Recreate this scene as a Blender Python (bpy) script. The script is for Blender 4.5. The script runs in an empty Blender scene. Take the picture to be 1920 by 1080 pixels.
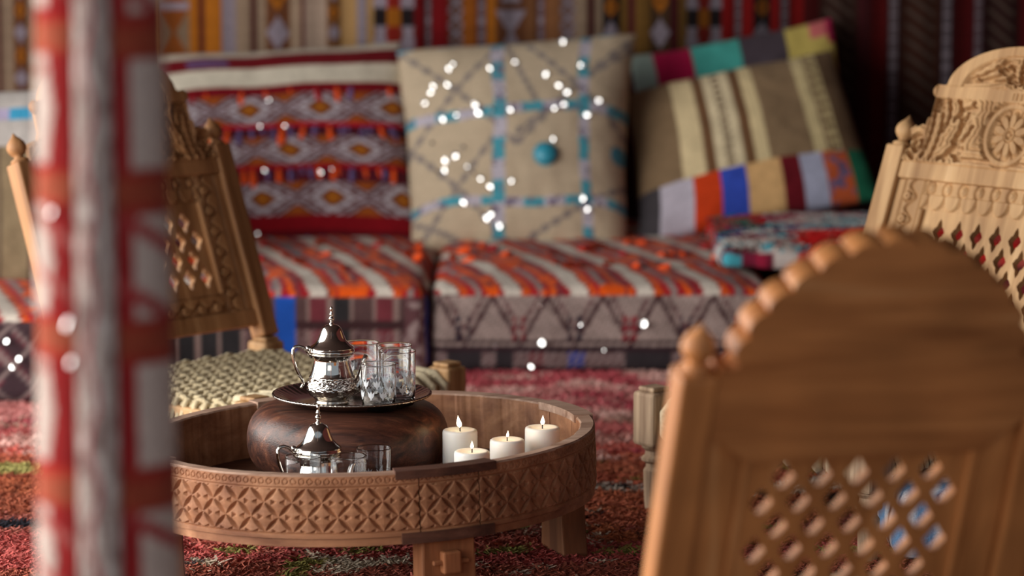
import bpy, bmesh, math, random
import numpy as np
from mathutils import Vector, Matrix, Euler
random.seed(7)
RNG = np.random.default_rng(11)
PI = math.pi
SC = bpy.context.scene
COL = SC.collection

def S(r, g, b):
    f = lambda c: (c/255)/12.92 if c/255 <= .04045 else (((c/255)+.055)/1.055)**2.4
    return (f(r), f(g), f(b))

# ------------------------------------------------------------------ camera
F = 5600.0
CAM = Vector((0, 0, 1.37)); PITCH = math.atan(756/5600)
cd = bpy.data.cameras.new('camera'); cam = bpy.data.objects.new('camera', cd); COL.objects.link(cam)
cam.location = CAM; cam.rotation_euler = (PI/2-PITCH, 0, 0)
cd.sensor_width = 36; cd.lens = 36*F/1920; cd.clip_end = 60
cd.dof.use_dof = True; cd.dof.focus_distance = 5.92; cd.dof.aperture_fstop = (cd.lens/1000)/0.047
SC.camera = cam
# ------------------------------------------------------------------ light
w = bpy.data.worlds.new('world'); SC.world = w; w.use_nodes = True
bg = w.node_tree.nodes['Background']; bg.inputs[0].default_value = (.78, .88, 1.0, 1); bg.inputs[1].default_value = .34
def area(name, loc, rot, sx, sy, power, color):
    l = bpy.data.lights.new(name, 'AREA'); l.shape = 'RECTANGLE'; l.size = sx; l.size_y = sy; l.energy = power; l.color = color
    o = bpy.data.objects.new(name, l); COL.objects.link(o); o.location = loc; o.rotation_euler = rot; return o
area('daylight_side_opening', (-3.3, 4.9, 1.45), (math.radians(90), 0, math.radians(-90)), 6.0, 2.6, 350, (1.0, .965, .91))
area('daylight_front_opening', (-1.6, -0.6, 2.3), (math.radians(66), 0, math.radians(-12)), 2.6, 1.4, 22, (1.0, .95, .9))
SC.view_settings.view_transform = 'Standard'; SC.view_settings.look = 'None'
SC.view_settings.exposure = 0.0; SC.view_settings.gamma = 1; SC.view_settings.use_curve_mapping = False

# ------------------------------------------------------------------ helpers
_f = Vector((0, math.cos(PITCH), -math.sin(PITCH))); _u = Vector((0, math.sin(PITCH), math.cos(PITCH)))
def ray(px, py): return _f*F + Vector((1, 0, 0))*(px-960) + _u*(540-py)
def P(px, py, Y): d = ray(px, py); return CAM + d*(Y/d.y)
def PZ(px, py, z): d = ray(px, py); return CAM + d*((z-CAM.z)/d.z)

def tag(o, label=None, cat=None, group=None, kind=None):
    if label: o['label'] = label
    if cat: o['category'] = cat
    if group: o['group'] = group
    if kind: o['kind'] = kind
    return o
def empty(name, loc, rz=0, label=None, cat=None, group=None):
    o = bpy.data.objects.new(name, None); COL.objects.link(o); o.location = loc; o.rotation_euler = (0, 0, rz)
    o.empty_display_size = .05
    return tag(o, label, cat, group)
def mk(name, V, Fc, mat=None, parent=None, smooth=False, col=None, auto=None):
    me = bpy.data.meshes.new(name)
    me.from_pydata([tuple(map(float, v)) for v in V], [], [tuple(int(i) for i in f) for f in Fc])
    return fin(name, me, mat, parent, smooth, col)
def fin(name, me, mat, parent, smooth, col):
    if smooth: me.polygons.foreach_set('use_smooth', [True]*len(me.polygons))
    if col is not None:
        a = me.color_attributes.new('Col', 'FLOAT_COLOR', 'POINT')
        c = np.ones((len(me.vertices), 4), np.float32); c[:, :3] = col; a.data.foreach_set('color', c.ravel())
    me.update()
    o = bpy.data.objects.new(name, me); COL.objects.link(o)
    if mat: me.materials.append(mat)
    if parent: o.parent = parent
    return o
def mkquads(name, V, Q, mat=None, parent=None, smooth=True, col=None, n=4):
    V = np.asarray(V, np.float32); Q = np.asarray(Q, np.int32)
    me = bpy.data.meshes.new(name)
    me.vertices.add(len(V)); me.vertices.foreach_set('co', V.ravel())
    me.loops.add(Q.size); me.loops.foreach_set('vertex_index', Q.ravel())
    me.polygons.add(len(Q)); me.polygons.foreach_set('loop_start', np.arange(0, Q.size, n, dtype=np.int32))
    me.polygons.foreach_set('loop_total', np.full(len(Q), n, np.int32))
    me.update(calc_edges=True); me.validate()
    return fin(name, me, mat, parent, smooth, col)
def gridq(nu, nv, closed_u=False):
    i = np.arange(nu if closed_u else nu-1); j = np.arange(nv-1)
    I, J = np.meshgrid(i, j, indexing='ij'); I2 = (I+1) % nu
    return np.stack([I*nv+J, I2*nv+J, I2*nv+J+1, I*nv+J+1], -1).reshape(-1, 4)

class MB:
    def __init__(s): s.V = []; s.Fc = []
    def add(s, V, Fc, M=None):
        b = len(s.V)
        for v in V:
            v = Vector(v); s.V.append(tuple(M @ v) if M else tuple(v))
        s.Fc += [tuple(b+i for i in f) for f in Fc]; return s
    def box(s, x0, x1, y0, y1, z0, z1, b=.003, M=None):
        bm = bmesh.new(); bmesh.ops.create_cube(bm, size=1)
        for v in bm.verts: v.co = Vector(((x0+x1)/2+v.co.x*(x1-x0), (y0+y1)/2+v.co.y*(y1-y0), (z0+z1)/2+v.co.z*(z1-z0)))
        if b: bmesh.ops.bevel(bm, geom=bm.edges[:], offset=b, segments=1 if b < .004 else 2, affect='EDGES', profile=.5)
        bm.verts.index_update()
        s.add([v.co for v in bm.verts], [[v.index for v in f.verts] for f in bm.faces], M); bm.free(); return s
    def lathe(s, prof, n=24, M=None):
        V = []; Fc = []
        for (r, z) in prof:
            for k in range(n): V.append((r*math.cos(2*PI*k/n), r*math.sin(2*PI*k/n), z))
        for i in range(len(prof)-1):
            for k in range(n):
                a = i*n+k; b = i*n+(k+1) % n; Fc.append((a, b, b+n, a+n))
        Fc.append(tuple(range(n))[::-1]); L = (len(prof)-1)*n; Fc.append(tuple(range(L, L+n)))
        return s.add(V, Fc, M)
    def tube(s, pts, rad, n=8, M=None, flat=1.0):
        pts = [Vector(p) for p in pts]; V = []; Fc = []
        if not hasattr(rad, '__len__'): rad = [rad]*len(pts)
        up = Vector((0, 0, 1)); prev = None
        for i, p in enumerate(pts):
            t = (pts[min(i+1, len(pts)-1)]-pts[max(i-1, 0)]).normalized()
            a = t.cross(up if prev is None else prev)
            if prev is None:
                if a.length < .1: a = t.cross(Vector((0, 1, 0)))
                a.normalize(); b = a.cross(t).normalized()
            else:
                b = (prev - t*prev.dot(t)).normalized(); a = t.cross(b).normalized()
            prev = b
            for k in range(n):
                an = 2*PI*k/n; V.append(p+(a*math.cos(an)*flat+b*math.sin(an))*rad[i])
        for i in range(len(pts)-1):
            for k in range(n):
                q = i*n+k; r_ = i*n+(k+1) % n; Fc.append((q, r_, r_+n, q+n))
        Fc.append(tuple(range(n))[::-1]); L = (len(pts)-1)*n; Fc.append(tuple(range(L, L+n)))
        return s.add(V, Fc, M)
    def prism(s, poly, y0, y1, M=None):   # polygon in x,z extruded along y
        n = len(poly); V = [(x, y0, z) for x, z in poly]+[(x, y1, z) for x, z in poly]
        Fc = [tuple(range(n)), tuple(range(2*n-1, n-1, -1))]+[(i, i+n, (i+1) % n+n, (i+1) % n) for i in range(n)]
        return s.add(V, Fc, M)
    def build(s, name, mat, parent=None, smooth=False, angle=None):
        o = mk(name, s.V, s.Fc, mat, parent, smooth)
        bm = bmesh.new(); bm.from_mesh(o.data); bmesh.ops.recalc_face_normals(bm, faces=bm.faces[:])
        if angle:
            for e in bm.edges:
                if len(e.link_faces) == 2 and e.calc_face_angle(0) > math.radians(angle): e.smooth = False
        bm.to_mesh(o.data); bm.free(); return o

def vnoise(x, y, seed=0):
    x = np.asarray(x, float); y = np.asarray(y, float)
    xi = np.floor(x).astype(np.int64); yi = np.floor(y).astype(np.int64); fx = x-xi; fy = y-yi
    fx = fx*fx*(3-2*fx); fy = fy*fy*(3-2*fy)
    def h(a, b):
        n = (a*374761393+b*668265263+seed*982451653) & 0xffffffff
        n = ((n ^ (n >> 13))*1274126177) & 0xffffffff
        return ((n ^ (n >> 16)) & 0xffff)/65535.0
    return (h(xi, yi)*(1-fx)+h(xi+1, yi)*fx)*(1-fy)+(h(xi, yi+1)*(1-fx)+h(xi+1, yi+1)*fx)*fy
def fbm(x, y, seed=0, o=3):
    t = 0; a = .5
    for k in range(o): t = t+a*vnoise(x*2**k, y*2**k, seed+k); a *= .5
    return t/(1-.5**o)

# ------------------------------------------------------------------ materials
def nm(name):
    m = bpy.data.materials.new(name); m.use_nodes = True; nt = m.node_tree
    return m, nt, nt.nodes['Principled BSDF']
def N(nt, t, **k):
    n = nt.nodes.new(t)
    for a, b in k.items():
        if a in n.inputs: n.inputs[a].default_value = b
        else: setattr(n, a, b)
    return n
def cloth(name, scale=260, bump=.35, rough=.95, var=.45, sheen=.05):
    m, nt, b = nm(name); L = nt.links.new
    at = N(nt, 'ShaderNodeAttribute', attribute_name='Col')
    tc = N(nt, 'ShaderNodeTexCoord'); no = N(nt, 'ShaderNodeTexNoise', Scale=scale, Detail=3.0)
    L(tc.outputs['Object'], no.inputs['Vector'])
    mr = N(nt, 'ShaderNodeMapRange'); mr.inputs['To Min'].default_value = 1-var; mr.inputs['To Max'].default_value = 1+var
    L(no.outputs['Fac'], mr.inputs['Value'])
    mx = N(nt, 'ShaderNodeVectorMath', operation='SCALE'); L(at.outputs['Color'], mx.inputs[0]); L(mr.outputs['Result'], mx.inputs['Scale'])
    L(mx.outputs[0], b.inputs['Base Color'])
    bp = N(nt, 'ShaderNodeBump', Strength=bump, Distance=.004); L(no.outputs['Fac'], bp.inputs['Height']); L(bp.outputs[0], b.inputs['Normal'])
    b.inputs['Roughness'].default_value = rough; b.inputs['Specular IOR Level'].default_value = .15
    b.inputs['Sheen Weight'].default_value = sheen
    return m
def wood(name, c1, c2, c3, axis='Z', scale=1.0, rough=.6, grain=.25, dark=.5, spec=.35):
    m, nt, b = nm(name); L = nt.links.new
    tc = N(nt, 'ShaderNodeTexCoord'); mp = N(nt, 'ShaderNodeMapping')
    st = {'X': (.09, 1, 1), 'Y': (1, .09, 1), 'Z': (1, 1, .09)}[axis]
    mp.inputs['Scale'].default_value = tuple(s*scale for s in st)
    L(tc.outputs['Object'], mp.inputs['Vector'])
    n1 = N(nt, 'ShaderNodeTexNoise', Scale=14.0, Detail=4.0, Distortion=1.4); L(mp.outputs[0], n1.inputs['Vector'])
    n2 = N(nt, 'ShaderNodeTexNoise', Scale=150.0, Detail=3.0); L(mp.outputs[0], n2.inputs['Vector'])
    n3 = N(nt, 'ShaderNodeTexNoise', Scale=5.0, Detail=2.0); L(tc.outputs['Object'], n3.inputs['Vector'])
    r = N(nt, 'ShaderNodeValToRGB'); e = r.color_ramp.elements
    e[0].position = .3; e[0].color = (*c2, 1); e[1].position = .62; e[1].color = (*c1, 1)
    x = e.new(.8); x.color = (*c3, 1)
    L(n1.outputs['Fac'], r.inputs['Fac'])
    m1 = N(nt, 'ShaderNodeMapRange'); m1.inputs['To Min'].default_value = 1-grain; m1.inputs['To Max'].default_value = 1+grain
    L(n2.outputs['Fac'], m1.inputs['Value'])
    m2 = N(nt, 'ShaderNodeMapRange'); m2.inputs['From Min'].default_value = .3; m2.inputs['From Max'].default_value = .7
    m2.inputs['To Min'].default_value = 1-dark*.5; m2.inputs['To Max'].default_value = 1.1; L(n3.outputs['Fac'], m2.inputs['Value'])
    mu = N(nt, 'ShaderNodeMath', operation='MULTIPLY'); L(m1.outputs[0], mu.inputs[0]); L(m2.outputs[0], mu.inputs[1])
    v = N(nt, 'ShaderNodeVectorMath', operation='SCALE'); L(r.outputs['Color'], v.inputs[0]); L(mu.outputs[0], v.inputs['Scale'])
    L(v.outputs[0], b.inputs['Base Color'])
    bp = N(nt, 'ShaderNodeBump', Strength=.25, Distance=.002); L(n2.outputs['Fac'], bp.inputs['Height']); L(bp.outputs[0], b.inputs['Normal'])
    b.inputs['Roughness'].default_value = rough; b.inputs['Specular IOR Level'].default_value = spec
    return m
def plain(name, c, rough=.7, metal=0, **k):
    m, nt, b = nm(name); b.inputs['Base Color'].default_value = (*c, 1); b.inputs['Roughness'].default_value = rough; b.inputs['Metallic'].default_value = metal
    for a, v in k.items(): b.inputs[a].default_value = v
    return m
M_CLOTH = cloth('woven_wool'); M_RIB = cloth('rough_weave', 180, .6); M_PILE = cloth('shag_wool', 90, .2, var=.25)
M_FLAT = cloth('flatweave_hanging', 160, .3)
M_LIGHT = wood('pale_carved_wood', S(196, 156, 110), S(152, 112, 72), S(212, 176, 132), 'Z', 1.2, .62, .14, .3)
M_MID = wood('warm_brown_wood', S(206, 138, 80), S(164, 102, 54), S(226, 168, 112), 'Z', 1.0, .5, .2, .5, .45)
M_MIDX = wood('warm_brown_wood_crosswise', S(202, 134, 78), S(160, 98, 52), S(222, 162, 108), 'X', 1.0, .5, .2, .6, .45)
M_DKCH = wood('brown_chair_wood', S(176, 128, 84), S(126, 84, 50), S(206, 164, 118), 'Z', 1.2, .6, .18, .4)
M_GREYW = wood('weathered_grey_wood', S(200, 172, 142), S(150, 122, 98), S(222, 198, 170), 'Z', 1.4, .75, .25, .5)
M_TABLE = wood('reddish_table_wood', S(170, 120, 86), S(128, 82, 56), S(196, 150, 116), 'X', 1.0, .62, .22, .4)
M_TABLEZ = wood('table_leg_wood', S(156, 100, 64), S(112, 66, 38), S(180, 126, 86), 'Z', 1.0, .65, .22, .5)
M_STRAP = wood('dark_strap_wood', S(96, 62, 48), S(66, 42, 34), S(120, 84, 68), 'X', 1.5, .55, .3, .4)
M_RIMTOP = wood('worn_rim_wood', S(188, 156, 136), S(140, 104, 84), S(206, 180, 160), 'X', 1.6, .7, .25, .4)
M_FLOORW = wood('dark_table_floor', S(92, 58, 42), S(64, 38, 28), S(110, 74, 56), 'X', 1.2, .6, .25, .4)
M_DRUM = wood('dark_walnut', S(104, 62, 46), S(46, 28, 26), S(156, 106, 76), 'X', 2.4, .42, .6, .6, .5)
M_SILVER = plain('polished_silver', S(232, 228, 220), .09, 1.0)
M_TRAY = plain('tarnished_tray_silver', S(190, 182, 172), .17, 1.0)
M_GLINT = plain('mirror_sequin', S(240, 240, 240), .12, 1.0)
M_BLUEB = plain('turquoise_bead', S(50, 150, 175), .4)
M_WAX = plain('white_wax', S(246, 243, 236), .45, 0, **{'Subsurface Weight': .15, 'Subsurface Scale': .012})
M_WAX.node_tree.nodes['Principled BSDF'].inputs['Subsurface Radius'].default_value = (1, .6, .35)
M_WICK = plain('burnt_wick', S(25, 18, 15), .9)
M_CERAM = plain('white_ceramic', S(225, 225, 228), .35)
M_ROPE = cloth('cream_rope', 120, .5)
def flame_mat():
    m, nt, b = nm('candle_flame'); b.inputs['Base Color'].default_value = (0, 0, 0, 1)
    b.inputs['Emission Color'].default_value = (1, .80, .50, 1); b.inputs['Emission Strength'].default_value = 9; return m
M_FLAME = flame_mat()
def glass_mat():
    m, nt, b = nm('clear_glass'); b.inputs['Transmission Weight'].default_value = 1; b.inputs['IOR'].default_value = 1.30
    b.inputs['Roughness'].default_value = 0.0; b.inputs['Base Color'].default_value = (.97, .985, 1, 1); return m
M_GLASS = glass_mat()
def etch_mat():
    m, nt, b = nm('etched_glass'); b.inputs['Transmission Weight'].default_value = .55; b.inputs['IOR'].default_value = 1.4
    b.inputs['Roughness'].default_value = .3; b.inputs['Base Color'].default_value = (.93, .96, 1, 1); return m
M_ETCH = etch_mat()

# ------------------------------------------------------------------ colour pattern helper
def setc(c, m, col): c[m] = S(*col)
def fr(x): return x-np.floor(x)
def base(n, col): c = np.empty((n, 3)); c[:] = S(*col); return c

# ================================================================== SETTING
def plane(name, pts, mat, kind='structure', th=.02):
    a, b, c_, d = [Vector(p) for p in pts]; n = (b-a).cross(d-a).normalized()*th
    o = mk(name, [a, b, c_, d, a-n, b-n, c_-n, d-n], [(0, 1, 2, 3), (7, 6, 5, 4), (0, 4, 5, 1), (1, 5, 6, 2), (2, 6, 7, 3), (3, 7, 4, 0)], mat)
    return tag(o, kind=kind)
def tent_mat(name, c):
    m, nt, b = nm(name); L = nt.links.new; tc = N(nt, 'ShaderNodeTexCoord'); no = N(nt, 'ShaderNodeTexNoise', Scale=30.0, Detail=3.0); L(tc.outputs['Object'], no.inputs['Vector'])
    r = N(nt, 'ShaderNodeValToRGB'); r.color_ramp.elements[0].color = (*[x*.7 for x in c], 1); r.color_ramp.elements[1].color = (*[x*1.25 for x in c], 1)
    L(no.outputs['Fac'], r.inputs['Fac']); L(r.outputs['Color'], b.inputs['Base Color']); b.inputs['Roughness'].default_value = .95; return m
M_TENT = tent_mat('dark_tent_wool', S(58, 40, 38)); M_TENTR = tent_mat('red_tent_lining', S(84, 34, 30)); M_SAND = tent_mat('sandy_ground', S(150, 118, 92))
M_ROOF = tent_mat('tent_roof_wool', S(56, 40, 36)); M_LOWER = tent_mat('plum_wall_cloth', S(108, 72, 74))
plane('floor', [(-4, 1.5, -.012), (4, 1.5, -.012), (4, 11, -.012), (-4, 11, -.012)], M_SAND)
plane('wall_back', [(-4, 10.06, -.01), (4, 10.06, -.01), (4, 10.06, 2.7), (-4, 10.06, 2.7)], M_LOWER)
plane('wall_right', [(2.9, 10.04, -.01), (2.9, 2.6, -.01), (2.9, 2.6, 2.7), (2.9, 10.04, 2.7)], M_TENTR)
plane('ceiling', [(-4, 10.06, 2.7), (4, 10.06, 2.7), (4, 2.4, 2.55), (-4, 2.4, 2.55)], M_ROOF)

# ---------------- kilim hangings on the back wall (stripes placed in metres, 1 m = 563 units of the survey)
WY = 9.98
def wx(px): return (px-960)/557.0
TAUPE = (158, 134, 112); ORG = (176, 104, 28); MAR = (86, 28, 34); LACE = (150, 138, 150); BRN = (104, 62, 38); TAN = (186, 146, 96); CRM = (136, 20, 26); BLK = (34, 26, 28); OLV = (128, 92, 42); RED = (160, 22, 22)
bands = [(-420, -380, MAR, 0), (-380, -330, TAN, 0), (-330, -290, BRN, 'dia'), (-290, -240, ORG, 0), (-240, -200, MAR, 'dot'), (-200, -150, TAUPE, 0), (-150, -100, BRN, 'cross'), (-100, -60, ORG, 0), (-60, -20, CRM, 0), (-20, 4, TAUPE, 0), (4, 11, MAR, 0), (11, 34, TAUPE, 0), (34, 62, BRN, 'dia'), (62, 90, TAUPE, 0), (90, 130, ORG, 0), (130, 180, CRM, 'dot'), (180, 230, BRN, 'dia'), (230, 300, TAN, 0),
 (300, 362, (134, 72, 28), 'hour'), (362, 380, ORG, 0), (380, 390, MAR, 0), (390, 421, ORG, 0), (421, 446, LACE, 'dot'), (446, 475, TAUPE, 0), (475, 485, MAR, 0), (485, 502, TAUPE, 0), (502, 548, BRN, 'dia'),
 (548, 568, TAUPE, 0), (568, 576, MAR, 0), (576, 617, (180, 156, 138), 0), (617, 642, (120, 76, 40), 'dia'), (642, 673, TAN, 0), (673, 690, LACE, 'dot'), (690, 703, TAN, 0), (703, 780, LACE, 'sq'),
 (780, 797, CRM, 0), (797, 812, MAR, 'dot'), (812, 842, CRM, 0), (842, 870, BRN, 'cross'), (870, 895, (160, 88, 26), 0), (895, 912, MAR, 'dot'), (912, 930, ORG, 0), (930, 986, BRN, 'hourg'),
 (986, 1005, (140, 92, 58), 0), (1005, 1022, MAR, 'dot'), (1022, 1050, (140, 92, 58), 0), (1050, 1078, (130, 96, 84), 'cross'), (1078, 1100, TAUPE, 0), (1100, 1112, MAR, 0), (1112, 1128, TAUPE, 0), (1128, 1160, BLK, 'dia'),
 (1160, 1175, OLV, 0), (1175, 1187, MAR, 0), (1187, 1215, OLV, 0), (1215, 1255, (74, 52, 34), 'dia'), (1255, 1270, MAR, 0), (1270, 1283, OLV, 0), (1283, 1350, LACE, 'sq'), (1350, 1372, RED, 0), (1372, 1388, MAR, 'dot'),
 (1388, 1408, RED, 0), (1408, 1440, BLK, 'dia'), (1440, 1456, RED, 0), (1456, 1476, MAR, 'dot'), (1476, 1500, RED, 0), (1500, 1530, (90, 14, 16), 0), (1530, 1600, (70, 42, 34), 'dim'), (1600, 1625, MAR, 0), (1625, 1655, (110, 14, 16), 0), (1655, 1680, (60, 30, 30), 'dot'),
 (1680, 1755, (78, 40, 26), 'dim'), (1755, 1780, (50, 26, 30), 'dot'), (1780, 1815, (104, 12, 16), 0), (1815, 1835, MAR, 'dot'), (1835, 1900, (60, 26, 24), 'dim'), (1900, 2000, (100, 14, 18), 0), (2000, 2100, BLK, 'dia')]
def hanging(lo, hi, z0, z1, label, y, falloff_tone=.8):
    x0, x1 = wx(lo), wx(hi); nx = int((x1-x0)/.0045); nz = int((z1-z0)/.006)
    X, Z = np.meshgrid(np.linspace(x0, x1, nx), np.linspace(z0, z1, nz), indexing='ij')
    x = X.ravel(); z = Z.ravel(); px = x*557+960; c = base(len(x), MAR)
    for a, b, col, pat in bands:
        m = (px >= a) & (px < b)
        if not m.any(): continue
        setc(c, m, col); u = (px-a)/(b-a); per = (b-a)/557*(1.5 if pat in ('hour', 'hourg', 'dia') else 1.0); v = fr((z-.88)/per+.5)
        if pat == 'dot': setc(c, m & (np.abs(u-.5) < .3) & (fr(z/.014) < .6), (170, 156, 166))
        if pat == 'dia':
            r = np.abs(u-.5)+np.abs(v-.5); k = np.floor((z-.88)/per+.5) % 2
            setc(c, m & (r < .47) & (k == 0), LACE); setc(c, m & (r < .4) & (k == 1), ORG); setc(c, m & (r < .14) & (k == 1), BLK)
        if pat in ('hour', 'hourg'):
            h = np.abs(u-.5) > np.abs(v-.5)*.9+.06
            setc(c, m & (h if pat == 'hour' else ~h), (126, 104, 84) if pat == 'hour' else LACE); setc(c, m & (fr((z-.96)/.2) < .12), LACE if pat == 'hour' else BRN)
        if pat == 'dim': setc(c, m & (np.abs(fr((z+u*.1)/.05)-.5) < .18) & (np.abs(u-.5) < .35), (104, 84, 74))
        if pat == 'cross':
            setc(c, m & (np.abs(np.abs(u-.5)-np.abs(v-.5)) < .14) & (np.abs(v-.5) < .42), LACE)
        if pat == 'sq':
            ku = np.floor(u*3); kv = np.floor((z-.9)/.062) % 3
            setc(c, m & (ku == 1), (150, 40, 30)); setc(c, m & (ku == 1) & (kv == 0), ORG); setc(c, m & (ku != 1) & (kv == 0), BLK)
            setc(c, m & (ku != 1) & (kv != 0) & (np.abs(np.abs(fr(u*3)-.5)-np.abs(v-.5)) > .3), BRN)
    c *= (.85+.3*fbm(x*9, z*60, 5))[:, None]*falloff_tone  # hangings further right are darkened: light falloff put into the cloth colour
    yy = y+.006*np.sin(x*21)+.004*np.sin(x*67+1)
    V = np.stack([x, yy, z], 1); Q = gridq(nx, nz)
    V2 = V.copy(); V2[:, 1] += .006; n = len(V)
    rim = []
    for i in range(nx-1): rim += [(i*nz, (i+1)*nz, (i+1)*nz+n, i*nz+n), (i*nz+nz-1, (i+1)*nz+nz-1, (i+1)*nz+nz-1+n, i*nz+nz-1+n)]
    for j in range(nz-1): rim += [(j, j+1, j+1+n, j+n), ((nx-1)*nz+j, (nx-1)*nz+j+1, (nx-1)*nz+j+1+n, (nx-1)*nz+j+n)]
    o = mkquads('wall_hanging', np.vstack([V, V2]), np.vstack([Q, Q[:, ::-1]+n, np.array(rim)]), M_FLAT, None, True, np.vstack([c, c]))
    return tag(o, label, 'wall hanging')
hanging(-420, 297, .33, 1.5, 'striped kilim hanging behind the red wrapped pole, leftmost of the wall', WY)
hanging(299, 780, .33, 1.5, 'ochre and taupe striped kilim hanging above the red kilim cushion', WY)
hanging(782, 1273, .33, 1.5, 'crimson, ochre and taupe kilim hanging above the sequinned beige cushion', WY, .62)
hanging(1275, 2100, .36, 1.5, 'red striped kilim hanging at the right behind the carved chair, light falloff darkened into its colours', WY, .42)

# ---------------- rugs
def rug_col(x, y):
    """colour of the shag rugs at a floor point"""
    n = len(x); wy = y+.16*(fbm(x*2.2, y*2.5, 3)-.5)*2+.03*(fbm(x*9, y*9, 4)-.5)
    c = base(n, (150, 40, 34))
    def bnd(a, b, col): setc(c, (wy >= a) & (wy < b), col)
    bnd(7.95, 9.5, (186, 74, 84)); bnd(7.62, 7.95, (196, 122, 118)); bnd(7.48, 7.62, (180, 138, 122)); bnd(7.3, 7.48, (190, 96, 92)); bnd(7.2, 7.3, (200, 140, 128)); bnd(7.08, 7.2, (196, 92, 78))
    bnd(6.95, 7.08, (186, 92, 60)); bnd(6.8, 6.95, (182, 94, 58)); bnd(6.66, 6.8, (172, 78, 48)); bnd(6.5, 6.66, (176, 88, 48)); bnd(6.3, 6.5, (176, 88, 54)); bnd(6.17, 6.3, (166, 84, 68)); bnd(5.9, 6.17, (196, 84, 76)); bnd(5.6, 5.9, (172, 84, 60)); bnd(3.0, 5.6, (150, 54, 40))
    q = fbm(x*5, y*11, 21)
    m = (wy > 7.0) & (q > .6); setc(c, m, (206, 160, 150)); m = (wy > 7.0) & (q < .36); setc(c, m, (172, 60, 74))
    m = (wy < 6.95) & (wy > 6.6) & (q > .62); setc(c, m, (190, 96, 52)); m = (wy < 6.72) & (wy > 6.6) & (x > .1) & (q > .4); setc(c, m, (172, 158, 146))
    m = (wy > 6.76) & (wy < 6.98) & (q > .5) & (x > .1); setc(c, m, (140, 122, 50)); m = (y > 6.8) & (y < 6.93) & (x < -.9); setc(c, m, (168, 160, 84))
    m = (y > 6.22) & (y < 6.29) & (x < -.85); setc(c, m, (34, 34, 44))
    q2 = fbm(x*8+9, y*10, 31); q3 = fbm(x*7, y*9+4, 37)
    near = wy < 6.45
    near = near & (x > -.85); m = near & (q2 > .6) & (x < .2); setc(c, m, (206, 186, 160)); m = near & (q2 < .36) & (x < .1); setc(c, m, (204, 104, 84)); m = near & (q3 > .74); setc(c, m, (150, 140, 60)); m = near & (q3 < .24); setc(c, m, (40, 34, 40)); m = near & (x > .05) & (q2 > .64); setc(c, m, (176, 92, 44))
    m = (wy < 6.75) & (x > .15) & (q3 < .27); setc(c, m, (38, 26, 30))
    g = c.mean(1, keepdims=True); c = c*.86+g*.14; return c*np.where(y > 7.0, 1.35, 1.12)[:, None]
def rug(name, x0, x1, y0, y1, label, dens, L, z0, hmax):
    nx = int((x1-x0)/.02); ny = int((y1-y0)/.02)
    X, Y = np.meshgrid(np.linspace(x0, x1, nx), np.linspace(y0, y1, ny), indexing='ij'); x = X.ravel(); y = Y.ravel()
    z = z0+.004*fbm(x*12, y*12, 2)
    V = np.stack([x, y, z], 1); n = len(V); V2 = V.copy(); V2[:, 2] = z0-.01
    rim = []
    for i in range(nx-1): rim += [(i*ny, (i+1)*ny, (i+1)*ny+n, i*ny+n), (i*ny+ny-1, (i+1)*ny+ny-1, (i+1)*ny+ny-1+n, i*ny+ny-1+n)]
    for j in range(ny-1): rim += [(j, j+1, j+1+n, j+n), ((nx-1)*ny+j, (nx-1)*ny+j+1, (nx-1)*ny+j+1+n, (nx-1)*ny+j+n)]
    c = rug_col(x, y)*.8
    r = mkquads(name, np.vstack([V, V2]), np.vstack([gridq(nx, ny), np.array(rim)]), M_PILE, None, True, np.vstack([c, c]))
    tag(r, label, 'rug')
    K = int((x1-x0)*(y1-y0)*dens); tx = RNG.uniform(x0, x1, K); ty = RNG.uniform(y0, y1, K)
    keep = np.abs(tx) < .30+ty*.178
    tx, ty = tx[keep], ty[keep]; K = len(tx)
    c = rug_col(tx+RNG.normal(0, .006, K), ty+RNG.normal(0, .006, K))*RNG.uniform(.7, 1.25, (K, 1))
    a = RNG.uniform(0, 2*PI, K); lx = np.cos(a); ly = np.sin(a); b = RNG.uniform(0, 2*PI, K); ll = L*RNG.uniform(.7, 1.35, K); lean = RNG.uniform(.3, 1.0, K)
    w_ = L*.14
    dx, dy = np.cos(b)*lean*ll, np.sin(b)*lean*ll; h = ll*hmax
    p0 = np.stack([tx-lx*w_, ty-ly*w_, np.full(K, z0)], 1); p1 = np.stack([tx+lx*w_, ty+ly*w_, np.full(K, z0)], 1)
    p2 = np.stack([tx+lx*w_*.9+dx*.45, ty+ly*w_*.9+dy*.45, z0+h*.75], 1); p3 = np.stack([tx-lx*w_*.9+dx*.45, ty-ly*w_*.9+dy*.45, z0+h*.75], 1)
    p4 = np.stack([tx+lx*w_*.6+dx, ty+ly*w_*.6+dy, z0+h], 1); p5 = np.stack([tx-lx*w_*.6+dx, ty-ly*w_*.6+dy, z0+h*.98], 1)
    V = np.stack([p0, p1, p2, p3, p4, p5], 1).reshape(-1, 3); i = np.arange(K)[:, None]*6
    Q = np.concatenate([i+np.array([[0, 1, 2, 3]]), i+np.array([[3, 2, 4, 5]])], 0)
    p = mkquads('pile', V, Q, M_PILE, r, False, np.repeat(c, 6, 0)); p['kind'] = 'stuff'
    return r
rug('shag_rug', -1.6, 1.6, 4.4, 7.02, 'shaggy rust, red and cream rug with dark patches under the round table', 42000, .024, .004, .55)
rug('shag_rug', -2.2, 2.2, 7.03, 8.55, 'pinkish red shaggy rug in front of the floor mattresses', 14000, .022, .003, .55)

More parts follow.
